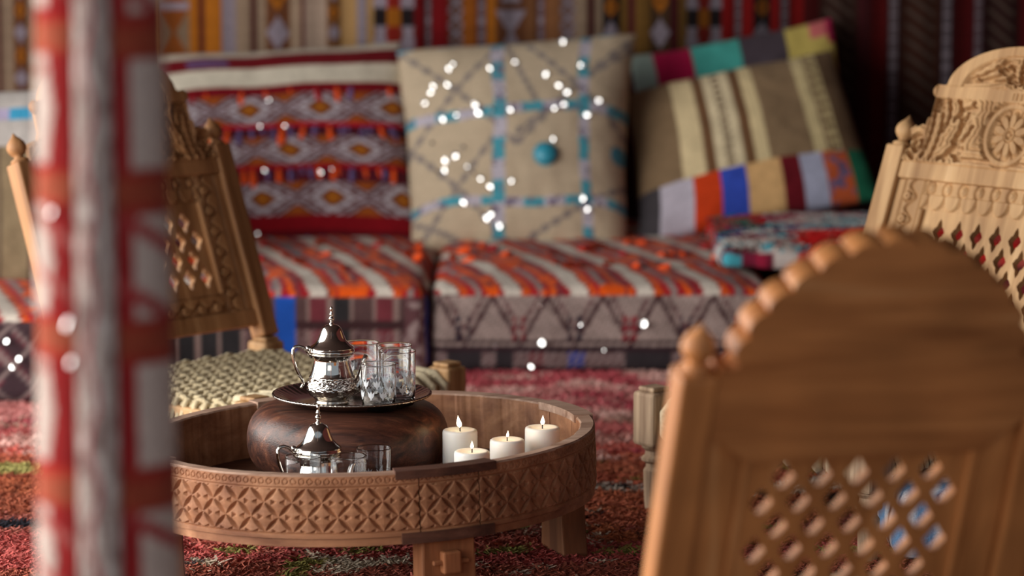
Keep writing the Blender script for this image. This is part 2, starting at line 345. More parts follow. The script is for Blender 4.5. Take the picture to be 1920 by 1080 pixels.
# ================================================================== UPHOLSTERY
def softbox(name, x0, x1, y0, y1, z0, z1, r, colf, mat, puff=0.0, step=.008, parent=None, wob=0.004, seed=0, M=None):
    """rounded box, dense grid on each side, coloured by colf(x,y,z,side)"""
    Vs = []; Qs = []; Cs = []; b = 0
    cx, cy, cz = (x0+x1)/2, (y0+y1)/2, (z0+z1)/2; h = np.array([(x1-x0)/2, (y1-y0)/2, (z1-z0)/2])
    for ax in range(3):
        for s in (-1, 1):
            if ax == 2 and s == -1: st = .05
            elif ax == 1 and s == 1: st = .05
            else: st = step
            a1, a2 = [i for i in range(3) if i != ax]
            n1 = max(6, int(2*h[a1]/st)); n2 = max(6, int(2*h[a2]/st))
            A, B = np.meshgrid(np.linspace(-1, 1, n1), np.linspace(-1, 1, n2), indexing='ij')
            p = np.zeros((n1*n2, 3)); p[:, a1] = A.ravel()*h[a1]; p[:, a2] = B.ravel()*h[a2]; p[:, ax] = s*h[ax]
            flat = p.copy()
            inner = np.clip(p, -(h-r), h-r); d = p-inner; L = np.linalg.norm(d, axis=1, keepdims=True); q = inner+d/np.maximum(L, 1e-9)*r
            if puff:
                t = np.clip(q[:, 2:3]/h[2], 0, 1)
                e = (1-(q[:, 0]/h[0])**6)*(1-(q[:, 1]/h[1])**6); q[:, 2] += puff*np.maximum(e, 0)*t[:, 0]
            nrm = d/np.maximum(L, 1e-9)
            W = q+np.array([cx, cy, cz]); ww = (fbm(W[:, 0]*7+W[:, 2]*5, W[:, 1]*7+W[:, 2]*6, seed)-.5)*2*wob*2.5
            W = W+nrm*ww[:, None]
            Vs.append(W); f = gridq(n1, n2)+b
            Qs.append(f if (s == 1) == (ax != 1) else f[:, ::-1]); b += len(W)
            fw = flat+np.array([cx, cy, cz]); Cs.append(colf(fw[:, 0], fw[:, 1], fw[:, 2], (ax, s), W))
    V = np.vstack(Vs)
    if M is not None: V = V@np.array(M.to_3x3()).T+np.array(M.translation)
    o = mkquads(name, V, np.vstack(Qs), mat, parent, True, np.vstack(Cs)); return o

def kilim_top(x, y, seed, skew=-.30):
    u = x-skew*(y-8.3)*-1.0; u = x+.30*(y-8.3); u = u+.012*(fbm(x*8, y*8, seed)-.5)*2
    c = base(len(x), (160, 26, 36)); k = fr(u/.185+.12)
    setc(c, k < .27, (214, 204, 192)); setc(c, (k > .27) & (k < .33), (110, 20, 30)); setc(c, (k > .52) & (k < .62), (150, 136, 132)); setc(c, (k > .40) & (k < .52), (176, 34, 38))
    setc(c, (k > .30) & (k < .40), (214, 84, 26)); setc(c, (k > .72) & (k < .80), (226, 94, 24)); setc(c, (k > .8) & (k < .9), (128, 50, 56))
    q = fbm(x*22, y*10, seed+3); setc(c, (k > .45) & (k < .95) & (q > .64), (232, 90, 20)); setc(c, (k > .45) & (q < .26), (120, 100, 104))
    return c
def front_right(x, z):
    zz = (z)/.25; c = base(len(x), (158, 140, 134))
    c *= (.8+.4*(fr((x+z)/.012) < .5))[:, None]
    t = np.abs(fr(x/.155+.35)-.5)*2      # zigzag
    zz2 = .36+.55*t; d = np.abs(zz-zz2); setc(c, d < .05, (72, 44, 48)); setc(c, (np.abs(zz-zz2-.17) < .035) & (zz < .95), (104, 72, 74))
    t2 = (np.abs(fr(x/.155+.35)-.5) < .16) & (zz < .72) & (zz > .4); dots = (fr(x/.026) < .45) & (fr(z/.026) < .45); setc(c, t2 & dots, (44, 38, 52))
    kk = (np.floor(x/.155+.35) % 2 == 0); setc(c, t2 & dots & kk, (140, 40, 50))
    setc(c, (zz > .93), (120, 104, 100)); setc(c, (zz > .36) & (zz < .40), (60, 40, 44)); setc(c, (zz > .28) & (zz < .34), (54, 36, 42))
    lo = zz < .26; b = np.floor(x/.045); r_ = vnoise(b*3.7, b*0+2, 5); setc(c, lo, (112, 90, 90)); setc(c, lo & (r_ < .3), (52, 46, 50)); setc(c, lo & (r_ > .72), (110, 48, 54)); setc(c, lo & (x > .155) & (x < .205), (36, 62, 150))
    setc(c, lo & (fr(x/.012+z/.02) < .3) & (r_ > .3), (150, 132, 130)); setc(c, zz < .05, (44, 26, 32))
    return c
def front_left(x, z):
    zz = z/.25; c = base(len(x), (84, 62, 62))
    b = np.floor((x+.7)/.062); r_ = vnoise(b*2.3+.4, b*0, 9)
    setc(c, r_ < .35, (46, 44, 46)); setc(c, r_ > .68, (112, 50, 58)); setc(c, fr((x+.7)/.062) < .16, (140, 118, 112))
    setc(c, (zz > .55) & (zz < .66), (60, 38, 40)); setc(c, (fr(x/.012+z/.018) < .25) & (r_ > .35) & (zz < .55), (136, 112, 112))
    setc(c, (x > -.662) & (x < -.606) & (zz > .15), (28, 78, 168)); setc(c, x > -.30, (100, 66, 70)); q = fbm(x*40, z*40, 3); setc(c, (x > -.30) & (q > .55), (160, 140, 138))
    return c
def mat_col(kind, seed):
    def f(x, y, z, side, W):
        if side == (2, 1): c = kilim_top(x, y, seed)
        elif kind == 'r': c = front_right(x if side[0] == 1 else y-8.0, z)
        elif kind == 'd':
            xx = x if side[0] == 1 else y
            c = base(len(x), (62, 46, 52)); d = np.abs(np.abs(fr(xx/.11)-.5)*2*.11-np.abs(fr(z/.11)-.5)*2*.11); setc(c, d < .014, (140, 124, 122)); setc(c, (d > .03) & (d < .04), (100, 50, 60))
        else: c = front_left(x if side[0] == 1 else y-8.9, z)
        if side[0] != 2:
            t = W[:, 2] > .228; q = kilim_top(x, y, seed); c[t] = q[t]
        return c*(.88+.24*fbm(x*30, z*30+y*30, 6))[:, None]
    return f
def disc(n=10, r=.0078):
    return [(0, 0, .0012)]+[(r*math.cos(2*PI*k/n), r*math.sin(2*PI*k/n), 0) for k in range(n)]+[(0, 0, -.0012)], [(0, k+1, (k+1) % n+1) for k in range(n)]+[(n+1, (k+1) % n+1, k+1) for k in range(n)]
_sv, _sf = disc(); SEQ = bpy.data.meshes.new('sequin'); SEQ.from_pydata(_sv, [], _sf); SEQ.materials.append(M_GLINT)
LIGHTP = Vector((-3.3, 6.6, 1.5))
def sequin(parent, p, nrm, aimed=True, s=1.0, light=LIGHTP, jit=.16):
    """a small mirror disc stitched on: tilted towards the daylight when it glints, otherwise at random about the cloth normal"""
    if aimed: n = ((light-p).normalized()+(CAM-p).normalized()).normalized()
    else: n = (nrm+Vector((random.uniform(-.6, .6), random.uniform(-.6, .6), random.uniform(-.6, .6)))).normalized()
    n = (n+Vector((random.gauss(0, jit), random.gauss(0, jit), random.gauss(0, jit)))*.5).normalized()
    o = bpy.data.objects.new('sequin', SEQ); COL.objects.link(o); o.parent = parent
    o.location = p-parent.location if parent.type == 'MESH' else p
    o.rotation_euler = n.to_track_quat('Z', 'Y').to_euler(); o.scale = (s, s, s); return o

ma = softbox('floor_mattress', -.228, .735, 8.30, 9.96, .004, .250, .04, mat_col('r', 3), M_RIB, .03, seed=3)
tag(ma, 'long low mattress with grey zigzag front and red, orange and white striped top', 'floor mattress')
mb = softbox('floor_mattress', -1.215, -.231, 8.27, 9.96, .004, .250, .04, mat_col('l', 7), M_RIB, .03, seed=7)
tag(mb, 'low mattress with dark striped front and one blue block, behind the silver teapot', 'floor mattress')
mc = softbox('floor_mattress', -2.4, -1.225, 7.78, 9.96, .004, .245, .045, mat_col('d', 5), M_RIB, .02, step=.012, seed=5)
tag(mc, 'dark lozenge-fronted low mattress at the far left edge behind the pole', 'floor mattress')
def shagc(x, y, z, side, W):
    return base(len(x), (128, 40, 46))*(.8+.4*fbm(x*30, z*30+y*30, 6))[:, None]
md = softbox('floor_mattress', .775, 2.3, 8.3, 9.96, .004, .255, .045, shagc, M_RIB, .03, step=.02, seed=8)
tag(md, 'dark red low mattress at the right, mostly covered by the shaggy throw', 'floor mattress')
# shaggy throw over the right mattress
def throwc(x, y, z, side, W):
    c = base(len(x), (200, 190, 184)); u = fr((y+.35*x)/.21+.03*np.sin(x*20)); q = fbm(x*14, y*14, 12); q2 = fbm(x*30, y*30, 13)
    setc(c, (u > .2) & (u < .45) & (q > .42), (70, 160, 176)); setc(c, (u > .4) & (u < .55), (110, 26, 50)); setc(c, (u > .62) & (u < .85) & (q2 > .5), (96, 180, 196)); setc(c, (q < .34), (150, 30, 60)); setc(c, (u > .85), (196, 176, 170))
    m = (y < 8.72+.12*(q-.5)+.1*(x-.8)) & (x > .82+.1*(q-.5)); setc(c, m, (214, 34, 34)); setc(c, m & (q2 > .6), (196, 90, 80))
    m = (x < .78) & (y > 8.8); setc(c, m & (q > .42), (30, 110, 100)); setc(c, m & (q <= .42), (186, 26, 34)); setc(c, (x < .9) & (y < 8.9) & (y > 8.7) & (q2 > .55), (74, 40, 110))
    return c
th = softbox('shaggy_throw', .60, 1.9, 8.46, 9.3, .282, .325, .02, throwc, M_PILE, .035, step=.01, wob=.008, seed=14)
tag(th, 'shaggy throw in red, turquoise and white spread on the mattress beside the patchwork cushion', 'throw')
K = 26000; tx = RNG.uniform(.62, 1.88, K); ty = RNG.uniform(8.48, 9.28, K); h0 = .325+.03*(1-((tx-1.25)/.65)**6)*(1-((ty-8.88)/.42)**6)
cc = throwc(tx, ty, None, (2, 1), None)*RNG.uniform(.75, 1.25, (K, 1)); b = RNG.uniform(0, 2*PI, K); a = RNG.uniform(0, 2*PI, K)
dx, dy = np.cos(b)*.018, np.sin(b)*.018; lx, ly = np.cos(a)*.004, np.sin(a)*.004
V = np.stack([np.stack([tx-lx, ty-ly, h0-.006], 1), np.stack([tx+lx, ty+ly, h0-.006], 1), np.stack([tx+lx+dx, ty+ly+dy, h0+.014], 1), np.stack([tx-lx+dx, ty-ly+dy, h0+.014], 1)], 1).reshape(-1, 3)
p = mkquads('shag_pile', V, np.arange(K)[:, None]*4+np.array([[0, 1, 2, 3]]), M_PILE, th, False, np.repeat(cc, 4, 0)); p['kind'] = 'stuff'
for (px, py, big) in [(1207, 607, 1.25), (1016, 643, 1.15), (997, 686, 1.0), (1012, 575, .7), (1134, 655, .7), (1180, 642, .6), (930, 650, .6), (1090, 610, .6)]:
    q = P(px, py, 8.285); sequin(ma, q, Vector((0, -1, 0)), big > .9, big)
for (px, py) in [(35, 673), (23, 688), (12, 640)]:
    q = P(px, py, 7.765); sequin(mc, q, Vector((0, -1, 0)), True, .9)
# orange tassels on the striped mattress tops
def tassel_mesh(name, mat, L, w_):
    V = []; Fc = []
    for k in range(9):
        a = random.uniform(0, 2*PI); b_ = len(V); r = w_*.5; ox, oy = math.cos(a)*r, math.sin(a)*r; e = random.uniform(.8, 1.1)*L
        px_, py_ = -math.sin(a)*w_*.22, math.cos(a)*w_*.22
        V += [(ox*.2-px_, oy*.2-py_, 0), (ox*.2+px_, oy*.2+py_, 0), (ox+px_, oy+py_, -e*.6), (ox-px_, oy-py_, -e*.6), (ox*1.2+px_, oy*1.2+py_, -e), (ox*1.2-px_, oy*1.2-py_, -e)]
        Fc += [(b_, b_+1, b_+2, b_+3), (b_+3, b_+2, b_+4, b_+5)]
    me = bpy.data.meshes.new(name); me.from_pydata(V, [], Fc); me.materials.append(mat); return me
M_TO = plain('orange_yarn', S(232, 84, 18), .9); M_TP = plain('purple_yarn', S(104, 84, 132), .9); M_TW = plain('cream_yarn', S(206, 196, 184), .9); M_TR = plain('red_yarn', S(170, 24, 34), .9)
TAS = [tassel_mesh('tassel', m, .05, .022) for m in (M_TO, M_TP, M_TW, M_TR)]
def tassel(parent, loc, rot, kind=0, s=1.0):
    o = bpy.data.objects.new('tassel', TAS[kind]); COL.objects.link(o); o.parent = parent; o.location = loc; o.rotation_euler = rot; o.scale = (s, s, s); return o
for mt, x0, x1, n in ((ma, -.2, .68, 30), (mb, -1.0, -.26, 28)):
    for i in range(n):
        x = random.uniform(x0, x1); y = random.uniform(8.46, 9.1)
        tassel(mt, (x, y, .288), (math.radians(random.uniform(62, 78)), 0, random.uniform(-.7, .9)), random.choice((0, 0, 0, 3, 0)), random.uniform(.8, 1.3))

# ---------------- cushions
def cushion(name, C4, thick, colf, mat, label, nu=150, nv=150, pinch=.06, group=None, wob=.01, seed=1):
    """C4: four world corners tl,tr,br,bl; the cover bulges to both sides of that frame"""
    tl, tr, br, bl = [np.array(c) for c in C4]
    n = np.cross(tr-bl, tl-br); n /= np.linalg.norm(n)
    if n[1] > 0: n = -n
    U, Vv = np.meshgrid(np.linspace(0, 1, nu), np.linspace(0, 1, nv), indexing='ij'); u = U.ravel(); v = Vv.ravel()
    a, b_ = 2*u-1, 2*v-1
    uu = .5+.5*a*(1-pinch*(1-b_**2)); vv = .5+.5*b_*(1-pinch*(1-a**2))
    uu = uu+.012*(vnoise(v*5, u*0, seed)-.5); vv = vv+.012*(vnoise(u*5, v*0, seed+4)-.5)
    base_ = ((1-uu)*(1-vv))[:, None]*tl+(uu*(1-vv))[:, None]*tr+(uu*vv)[:, None]*br+((1-uu)*vv)[:, None]*bl
    t = np.clip((1-a**2), 0, 1)**.5*np.clip((1-b_**2), 0, 1)**.5; t = t**.8
    w_ = (fbm(u*5, v*5, seed+9)-.5)*2*wob
    fr_ = base_+n*((t*thick/2+w_*np.minimum(t*3, 1)))[:, None]; bk = base_-n*((t*thick/2))[:, None]
    c = colf(u, v); Q = gridq(nu, nv); N0 = nu*nv
    o = mkquads(name, np.vstack([fr_, bk]), np.vstack([Q[:, ::-1], Q+N0]), mat, None, True, np.vstack([c, c*.9]))
    me = o.data; bm = bmesh.new(); bm.from_mesh(me); bmesh.ops.remove_doubles(bm, verts=bm.verts[:], dist=.0002); bmesh.ops.recalc_face_normals(bm, faces=bm.faces[:]); bm.to_mesh(me); bm.free()
    tag(o, label, 'cushion', group)
    def at(uv, lift=.004):
        i = int(round(uv[0]*(nu-1))); j = int(round(uv[1]*(nv-1))); i = min(max(i, 0), nu-1); j = min(max(j, 0), nv-1)
        return Vector(fr_[i*nv+j]+n*lift)
    return o, at, Vector(n)
def inv_bil(C, px, py):
    u = v = .5
    tl, tr, br, bl = [np.array(c, float) for c in C]; t = np.array([px, py], float)
    for _ in range(12):
        p = (1-u)*(1-v)*tl+u*(1-v)*tr+u*v*br+(1-u)*v*bl; du = (1-v)*(tr-tl)+v*(br-bl); dv = (1-u)*(bl-tl)+u*(br-tr)
        J = np.array([du, dv]).T; d = np.linalg.solve(J, t-p); u += d[0]; v += d[1]
    return min(max(u, .02), .98), min(max(v, .02), .98)

# red kilim cushion
RC = [(286, 104), (752, 78), (790, 486), (352, 492)]
def redc(u, v):
    u = u+.006*np.sin(v*40); c = base(len(u), (128, 14, 24))
    def b(a, z, col): setc(c, (v >= a) & (v < z), col)
    b(0, .045, (186, 176, 160)); b(.045, .115, (104, 12, 22)); b(.115, .21, (206, 198, 180)); b(.21, .285, (116, 12, 24)); b(.285, .30, (160, 30, 30))
    setc(c, (v > .06) & (v < .1) & (u > .13) & (u < .3), (96, 72, 110))
    for a, z, ph in ((.26, .405, 0.0), (.47, .60, .5), (.685, .835, 0.0)):
        m = (v >= a) & (v < z); vv = (v-a)/(z-a); setc(c, m, (92, 44, 40))
        du = np.abs(fr(u/.30+.32+ph)-.5)*2; dv = np.abs(vv-.5)*2; r = (du*1.35+dv)*.68+.02*np.sign(np.sin(vv*34))
        setc(c, m & (r < .28), (160, 94, 24)); setc(c, m & (r > .42) & (r < .64), (180, 172, 180)); setc(c, m & (r > .76) & (r < .92) & (fr(dv*2.6+.2) > .3), (168, 158, 168)); setc(c, m & (r > 1.22), (150, 76, 26)); setc(c, m & (r > 1.02) & (r < 1.14), (140, 128, 136))
    b(.405, .425, (176, 20, 40)); b(.425, .47, (74, 20, 34)); b(.60, .625, (150, 16, 30)); b(.625, .685, (84, 22, 36)); b(.835, .95, (128, 12, 24)); b(.90, .95, (90, 10, 20)); b(.95, 1.0, (196, 186, 168))
    return c*(.85+.3*fbm(u*60, v*60, 2))[:, None]
red, rat, rn = cushion('kilim_cushion', [P(RC[0][0], RC[0][1], 9.62), P(RC[1][0], RC[1][1], 9.62), P(RC[2][0], RC[2][1], 9.3), P(RC[3][0], RC[3][1], 9.3)], .20, redc, M_CLOTH,
    'red kilim cushion with cream band, grey lozenges and orange tassels', 230, 200, .035, seed=3)
for row, n, ks in ((.425, 20, (0, 0, 1, 1)), (.625, 20, (0, 0, 1, 1)), (.235, 9, (0, 3, 1)), (.93, 9, (0, 0, 1))):
    for i in range(n):
        u = .04+.93*(i+random.uniform(.1, .9))/n; tassel(red, rat((u, row), .006), (random.uniform(-.25, 0), random.uniform(-.2, .2), random.uniform(0, 3)), random.choice(ks), random.uniform(.8, 1.15))
for (px, py) in [(488, 262), (539, 262), (506, 207), (500, 345), (630, 342), (486, 454), (606, 348), (690, 268)]:
    uv = inv_bil(RC, px, py); sequin(red, rat(uv, .008), rn, px < 545, .75)

# beige sequinned cushion
BC = [(742, 96), (1192, 62), (1176, 492), (768, 492)]
def beigec(u, v):
    c = base(len(u), (196, 178, 152)); c *= (.9+.2*fbm(u*12, v*90, 8))[:, None]
    def line(m, col=None):
        q_ = u if col == 'h' else v; r_ = fr(q_*5.2+.3); r2 = fbm(u*45, v*45, 5)
        cc = np.where((r_ < .52)[:, None], np.array(S(78, 160, 178)), np.array(S(190, 184, 196))); cc = np.where((r2 > .62)[:, None], np.array(S(120, 110, 130)), cc); c[m] = cc[m]
    for (u0, v0, u1, v1) in ((0, .55, .45, .02), (0, .02, .5, .55), (.5, .5, 1.0, .08), (.45, .02, .62, .42), (0, .5, .45, .98), (.02, .98, .45, .45), (.5, .55, .98, .05), (.55, .05, 1, .5), (.5, .98, 1, .7), (.02, .85, .3, 1)):
        L2 = (u1-u0)**2+(v1-v0)**2; t = np.clip(((u-u0)*(u1-u0)+(v-v0)*(v1-v0))/L2, 0, 1); d = np.hypot(u-u0-t*(u1-u0), v-v0-t*(v1-v0))
        setc(c, (d < .011+.006*np.sin(t*60)), (142, 132, 126))
    line(np.abs(v-.385-.012*np.sin(u*7)) < .024, 'h'); line(np.abs(v-.80+.01*np.sin(u*9)) < .020, 'h'); line(np.abs(u-.415-.012*np.sin(v*5)) < .029, 'v'); line(np.abs(u-.82+.03*(1-v)) < .024, 'v')
    setc(c, (v < .02) & (fr(u*6) < .4), (110, 170, 190)); r = np.hypot(u-.63, v-.60); setc(c, r < .055, (90, 160, 176)); setc(c, r < .03, (70, 90, 130))
    setc(c, (np.hypot(u-.97, v-.57) < .04), (80, 150, 172))
    return c
bei, bat, bn = cushion('sequinned_cushion', [P(BC[0][0], BC[0][1], 9.58), P(BC[1][0], BC[1][1], 9.6), P(BC[2][0], BC[2][1], 9.26), P(BC[3][0], BC[3][1], 9.26)], .30, beigec, M_CLOTH,
    'beige square cushion with turquoise ribbon grid and glittering sequins', 240, 220, .05, seed=9)
for i, (px, py, g) in enumerate([(848, 139, .9), (839, 154, 1), (811, 184, .9), (803, 196, 1), (790, 215, 1.1), (839, 184, .9), (802, 153, .7), (921, 152, .9), (888, 231, 1.1), (895, 246, 1.25), (823, 256, 1.1), (850, 246, .9),
    (920, 243, .8), (955, 246, .9), (1053, 88, 1.0), (1024, 164, 1.2), (1051, 188, 1.1), (1066, 202, 1.1), (1095, 146, .9), (1129, 216, .9), (1041, 235, 1.0), (1060, 231, .9), (1105, 246, 1.0), (1094, 237, .6), (1015, 315, 1.0), (1038, 299, .9),
    (803, 295, .8), (866, 310, .8), (849, 325, 1.3), (833, 333, 1.1), (828, 351, 1.0), (815, 350, .8), (872, 347, .7), (884, 360, .8), (900, 371, .9), (915, 390, 1.1), (955, 378, 1.0), (864, 414, 1.1), (917, 435, 1.3), (908, 443, 1.2), (932, 457, 1.15), (1092, 403, 1.1), (1104, 423, 1.1), (966, 140, .7), (1158, 226, .7), (935, 190, .7), (980, 410, .6), (1150, 300, .6)]):
    uv = inv_bil(BC, px, py); sequin(bei, bat(uv, .007), bn, True if g > .85 else False, g)
mbd = MB().lathe([(.001, 0), (.028, .001), (.038, .006), (.028, .014), (.012, .02), (.004, .022)], 16)
bd = mbd.build('rosette', M_BLUEB, bei, True); bd.location = bat((.63, .60), 0); bd.rotation_euler = bn.to_track_quat('Z', 'Y').to_euler()

# patchwork cushion
def patchc(u, v):
    c = base(len(u), (140, 116, 88)); m = v < .70
    for a, b, col in ((.20, .30, (226, 206, 162)), (.31, .345, (110, 76, 50)), (.35, .47, (222, 206, 170)), (.485, .515, (110, 76, 50)), (.52, .585, (222, 202, 156)), (.78, .835, (214, 196, 148)), (.85, .905, (206, 188, 140)), (.905, 1.0, (106, 84, 62))):
        setc(c, m & (u > a) & (u < b), col)
    setc(c, m & (np.abs(u-.41) < .018) & (fr(v/.05) < .6), (110, 86, 66)); setc(c, m & (np.abs(u-.875) < .016) & (fr(v/.06) < .5), (120, 96, 66))
    for a, b, col in ((0, .09, (70, 66, 70)), (.09, .235, (196, 190, 204)), (.235, .355, (206, 66, 26)), (.355, .465, (56, 82, 190)), (.465, .62, (222, 178, 122)), (.62, .70, (112, 22, 34)), (.70, .80, (176, 180, 204)), (.80, .915, (196, 92, 52)), (.915, 1, (30, 104, 76))):
        setc(c, ~m & (u >= a) & (u <= b), col)
    setc(c, ~m & (u > .81) & (u < .91) & (fbm(u*40, v*20, 5) > .55), (110, 96, 130))
    return c*(.88+.24*fbm(u*40, v*40, 4))[:, None]
PC = [(1176, 175), (1560, 92), (1650, 372), (1196, 466)]
pat, pat_at, pn = cushion('patchwork_cushion', [P(PC[0][0], PC[0][1], 9.66), P(PC[1][0], PC[1][1], 9.70), P(PC[2][0], PC[2][1], 9.42), P(PC[3][0], PC[3][1], 9.30)], .18, patchc, M_CLOTH,
    'brown and cream striped cushion with a row of coloured patches along its lower edge', 180, 160, .03, seed=5)
def backc(u, v):
    c = base(len(u), (86, 74, 80)); m = v < .55
    for a, b, col in ((0, .11, (150, 168, 160)), (.11, .30, (176, 26, 74)), (.30, .53, (78, 176, 166)), (.53, .76, (76, 66, 74)), (.76, 1, (196, 176, 96))): setc(c, (u >= a) & (u <= b), col)
    setc(c, (u > .88) & (v < .12), (206, 110, 110)); setc(c, (u > .96) & (v < .16), (190, 40, 90))
    return c*(.88+.24*fbm(u*40, v*40, 4))[:, None]
BK = [(1180, 106), (1562, 34), (1600, 330), (1200, 400)]
cushion('patchwork_cushion', [P(BK[0][0], BK[0][1], 9.88), P(BK[1][0], BK[1][1], 9.9), P(BK[2][0], BK[2][1], 9.72), P(BK[3][0], BK[3][1], 9.66)], .12, backc, M_CLOTH,
    'cushion with magenta, turquoise and yellow patches peeking out behind the striped cushion', 120, 90, .03, seed=6)
def leftc(u, v):
    c = base(len(u), (134, 116, 90)); m = v < .34; setc(c, m, (176, 170, 166)); s = (v > .13) & (v < .2); seg = vnoise(np.floor(u*26)*1.3, u*0, 3)
    c[s] = np.where((seg > .5)[:, None], np.array(S(60, 150, 190)), np.array(S(170, 160, 190)))[s]; setc(c, (v > .34) & (fr(u*8) < .1), (96, 80, 64))
    return c*(.85+.3*fbm(u*50, v*50, 7))[:, None]
cushion('plain_cushion', [P(-230, 178, 8.75), P(245, 160, 8.8), P(225, 545, 8.45), P(-220, 560, 8.45)], .2, leftc, M_CLOTH,
    'olive brown cushion with grey top and blue sequin band, half hidden by the pole', 140, 120, .04, seed=8)

# ================================================================== CHAIRS
def dense_slab(name, u0, u1, nu, botf, topf, nw, hf, th, mat, parent):
    """board whose front (-y) is a carved relief: height field hf(u,w) in metres, behind it a plain back at y=th"""
    u = np.linspace(u0, u1, nu); t = np.linspace(0, 1, nw)
    B = botf(u); T = topf(u); U = np.repeat(u, nw); W = (B[:, None]+(T-B)[:, None]*t[None, :]).ravel()
    H = hf(U, W); V = np.stack([U, -H, W], 1); n = len(V); V2 = np.stack([U, np.full(n, th), W], 1); Q = gridq(nu, nw)
    rim = []
    for i in range(nu-1): rim += [(i*nw, i*nw+n, (i+1)*nw+n, (i+1)*nw), (i*nw+nw-1, (i+1)*nw+nw-1, (i+1)*nw+nw-1+n, i*nw+nw-1+n)]
    for j in range(nw-1): rim += [(j, j+1, j+1+n, j+n), ((nu-1)*nw+j, (nu-1)*nw+j+n, (nu-1)*nw+j+1+n, (nu-1)*nw+j+1)]
    Vd = np.vstack([V, V2]); o = mkquads(name, Vd, np.vstack([Q, Q[:, ::-1]+n, np.array(rim)]), mat, parent, False)
    return o
def curve_dist(U, W, pts):
    P_ = np.array(pts); d = np.full(len(U), 9.0)
    for k in range(0, len(P_), 40):
        q = P_[k:k+40]; dd = np.min(np.hypot(U[:, None]-q[None, :, 0], W[:, None]-q[None, :, 1]), 1); d = np.minimum(d, dd)
    return d
def spiral(cx, cy, r0, r1, a0, turns, n=60):
    return [(cx+(r0+(r1-r0)*k/n)*math.cos(a0+2*PI*turns*k/n), cy+(r0+(r1-r0)*k/n)*math.sin(a0+2*PI*turns*k/n)) for k in range(n+1)]
def bez(p0, p1, p2, p3, n=40):
    o = []
    for k in range(n+1):
        t = k/n; a = (1-t)**3; b = 3*t*(1-t)**2; c = 3*t*t*(1-t); d = t**3
        o.append((a*p0[0]+b*p1[0]+c*p2[0]+d*p3[0], a*p0[1]+b*p1[1]+c*p2[1]+d*p3[1]))
    return o
def crest_relief(Wd):
    hw = Wd/2-.03
    cur = []
    # lower tier: volute at the outer end, leaves sweeping to the rosette
    cur += spiral(hw-.028, .487, .026, .004, -PI/2, 1.5)
    cur += bez((hw-.05, .465), (hw-.07, .50), (hw-.065, .55), (hw-.05, .575)); cur += bez((hw-.075, .462), (hw-.09, .50), (hw-.09, .54), (hw-.075, .575))
    cur += spiral(hw-.068, .566, .016, .003, 0, 1.4)
    cur += bez((hw-.10, .462), (hw-.15, .49), (.14, .52), (.115, .575)); cur += bez((hw-.12, .462), (.17, .475), (.12, .49), (.105, .53)); cur += bez((.16, .58), (.14, .555), (.13, .53), (.15, .50))
    cur += bez((.02, .466), (.06, .462), (.09, .47), (.13, .463)); cur += bez((.19, .58), (.175, .56), (.17, .54), (.185, .52)); cur += spiral(.135, .487, .017, .003, PI, 1.3)
    cur += bez((.105, .565), (.13, .57), (.15, .56), (.16, .54))
    # arch: big facing volutes and leaves
    cur += spiral(.052, .668, .022, .004, PI, 1.6); cur += bez((.03, .668), (.028, .645), (.02, .635), (.012, .617)); cur += spiral(.028, .632, .012, .003, 0, 1.2)
    cur += bez((.075, .668), (.09, .65), (.12, .64), (.165, .624)); cur += bez((.05, .63), (.09, .622), (.13, .622), (.17, .618)); cur += bez((.09, .69), (.105, .67), (.13, .655), (.155, .64)); cur += bez((.065, .645), (.08, .635), (.10, .63), (.12, .63))
    cur += bez((.105, .685), (.12, .675), (.13, .67), (.14, .655)); cur += bez((0.0, .62), (.008, .65), (.01, .68), (.0, .70)); cur += bez((.0, .70), (.02, .70), (.04, .70), (.06, .695))
    fwd = lambda w: np.where(w < .606, .455+(w-.455)*1.15, .6287+(w-.606)*.82)
    inv = lambda w: np.where(w < .6287, .455+(w-.455)/1.15, .606+(w-.6287)/.82)
    def hf(U, W):
        W = inv(W); A = np.abs(U); d = curve_dist(A, W, cur); h = np.full(len(U), .021)
        d = d+.0012*np.sin(W*400)
        h -= .019*np.clip(1.25-(d/.0058)**2, 0, 1); h += .0025*np.clip(np.sin(d*520), -1, 1)*(d > .006)
        # rosette
        ra = np.hypot(U/.062, (W-.521)/.055); an = np.arctan2((W-.521)/.055, U/.062)
        inside = ra < 1.1; pet = np.abs(np.sin(an*5)); rr = .35+.55*pet**.5
        h = np.where(inside, .006+.008*np.clip((rr-ra)*6, 0, 1)*(ra > .27)-.006*(pet < .25)*(ra > .3), h); h = np.where(ra < .22, .016-.01*(np.abs(ra-.12) < .05), h)
        h = np.where((ra > .93) & (ra < 1.1), .016, h); h = np.where((ra >= 1.1) & (ra < 1.2), .003, h)
        # bar and arch frame
        h = np.where((W > .582) & (W < .606), .021, h); h = np.where((W > .586) & (W < .600) & (U > -.01) & (U < .17) & (fr(U/.0125) < .42), .012, h)
        e = np.hypot(U/.206, (W-.606)/.119); h = np.where((W > .606) & (e > .80), .020, h); h = np.where((W > .606) & (e > .765) & (e <= .80), .004, h)
        return h
    def top(u):
        a = np.abs(u); arch = .606+.119*np.sqrt(np.clip(1-(a/.206)**2, 0, 1)); bar = np.where(a < .228, .606, .0)
        x = np.clip((a-.20)/(hw-.20), 0, 1)
        side = .582-.085*x**.55+.010*np.abs(np.sin(x*PI*4))*(x < .75)+.02*np.exp(-((x-.86)/.12)**2)-.05*np.clip((x-.93)/.07, 0, 1)
        return fwd(np.where(a < .206, arch, np.where(a < .228, bar, side)))
    return hf, top, hw
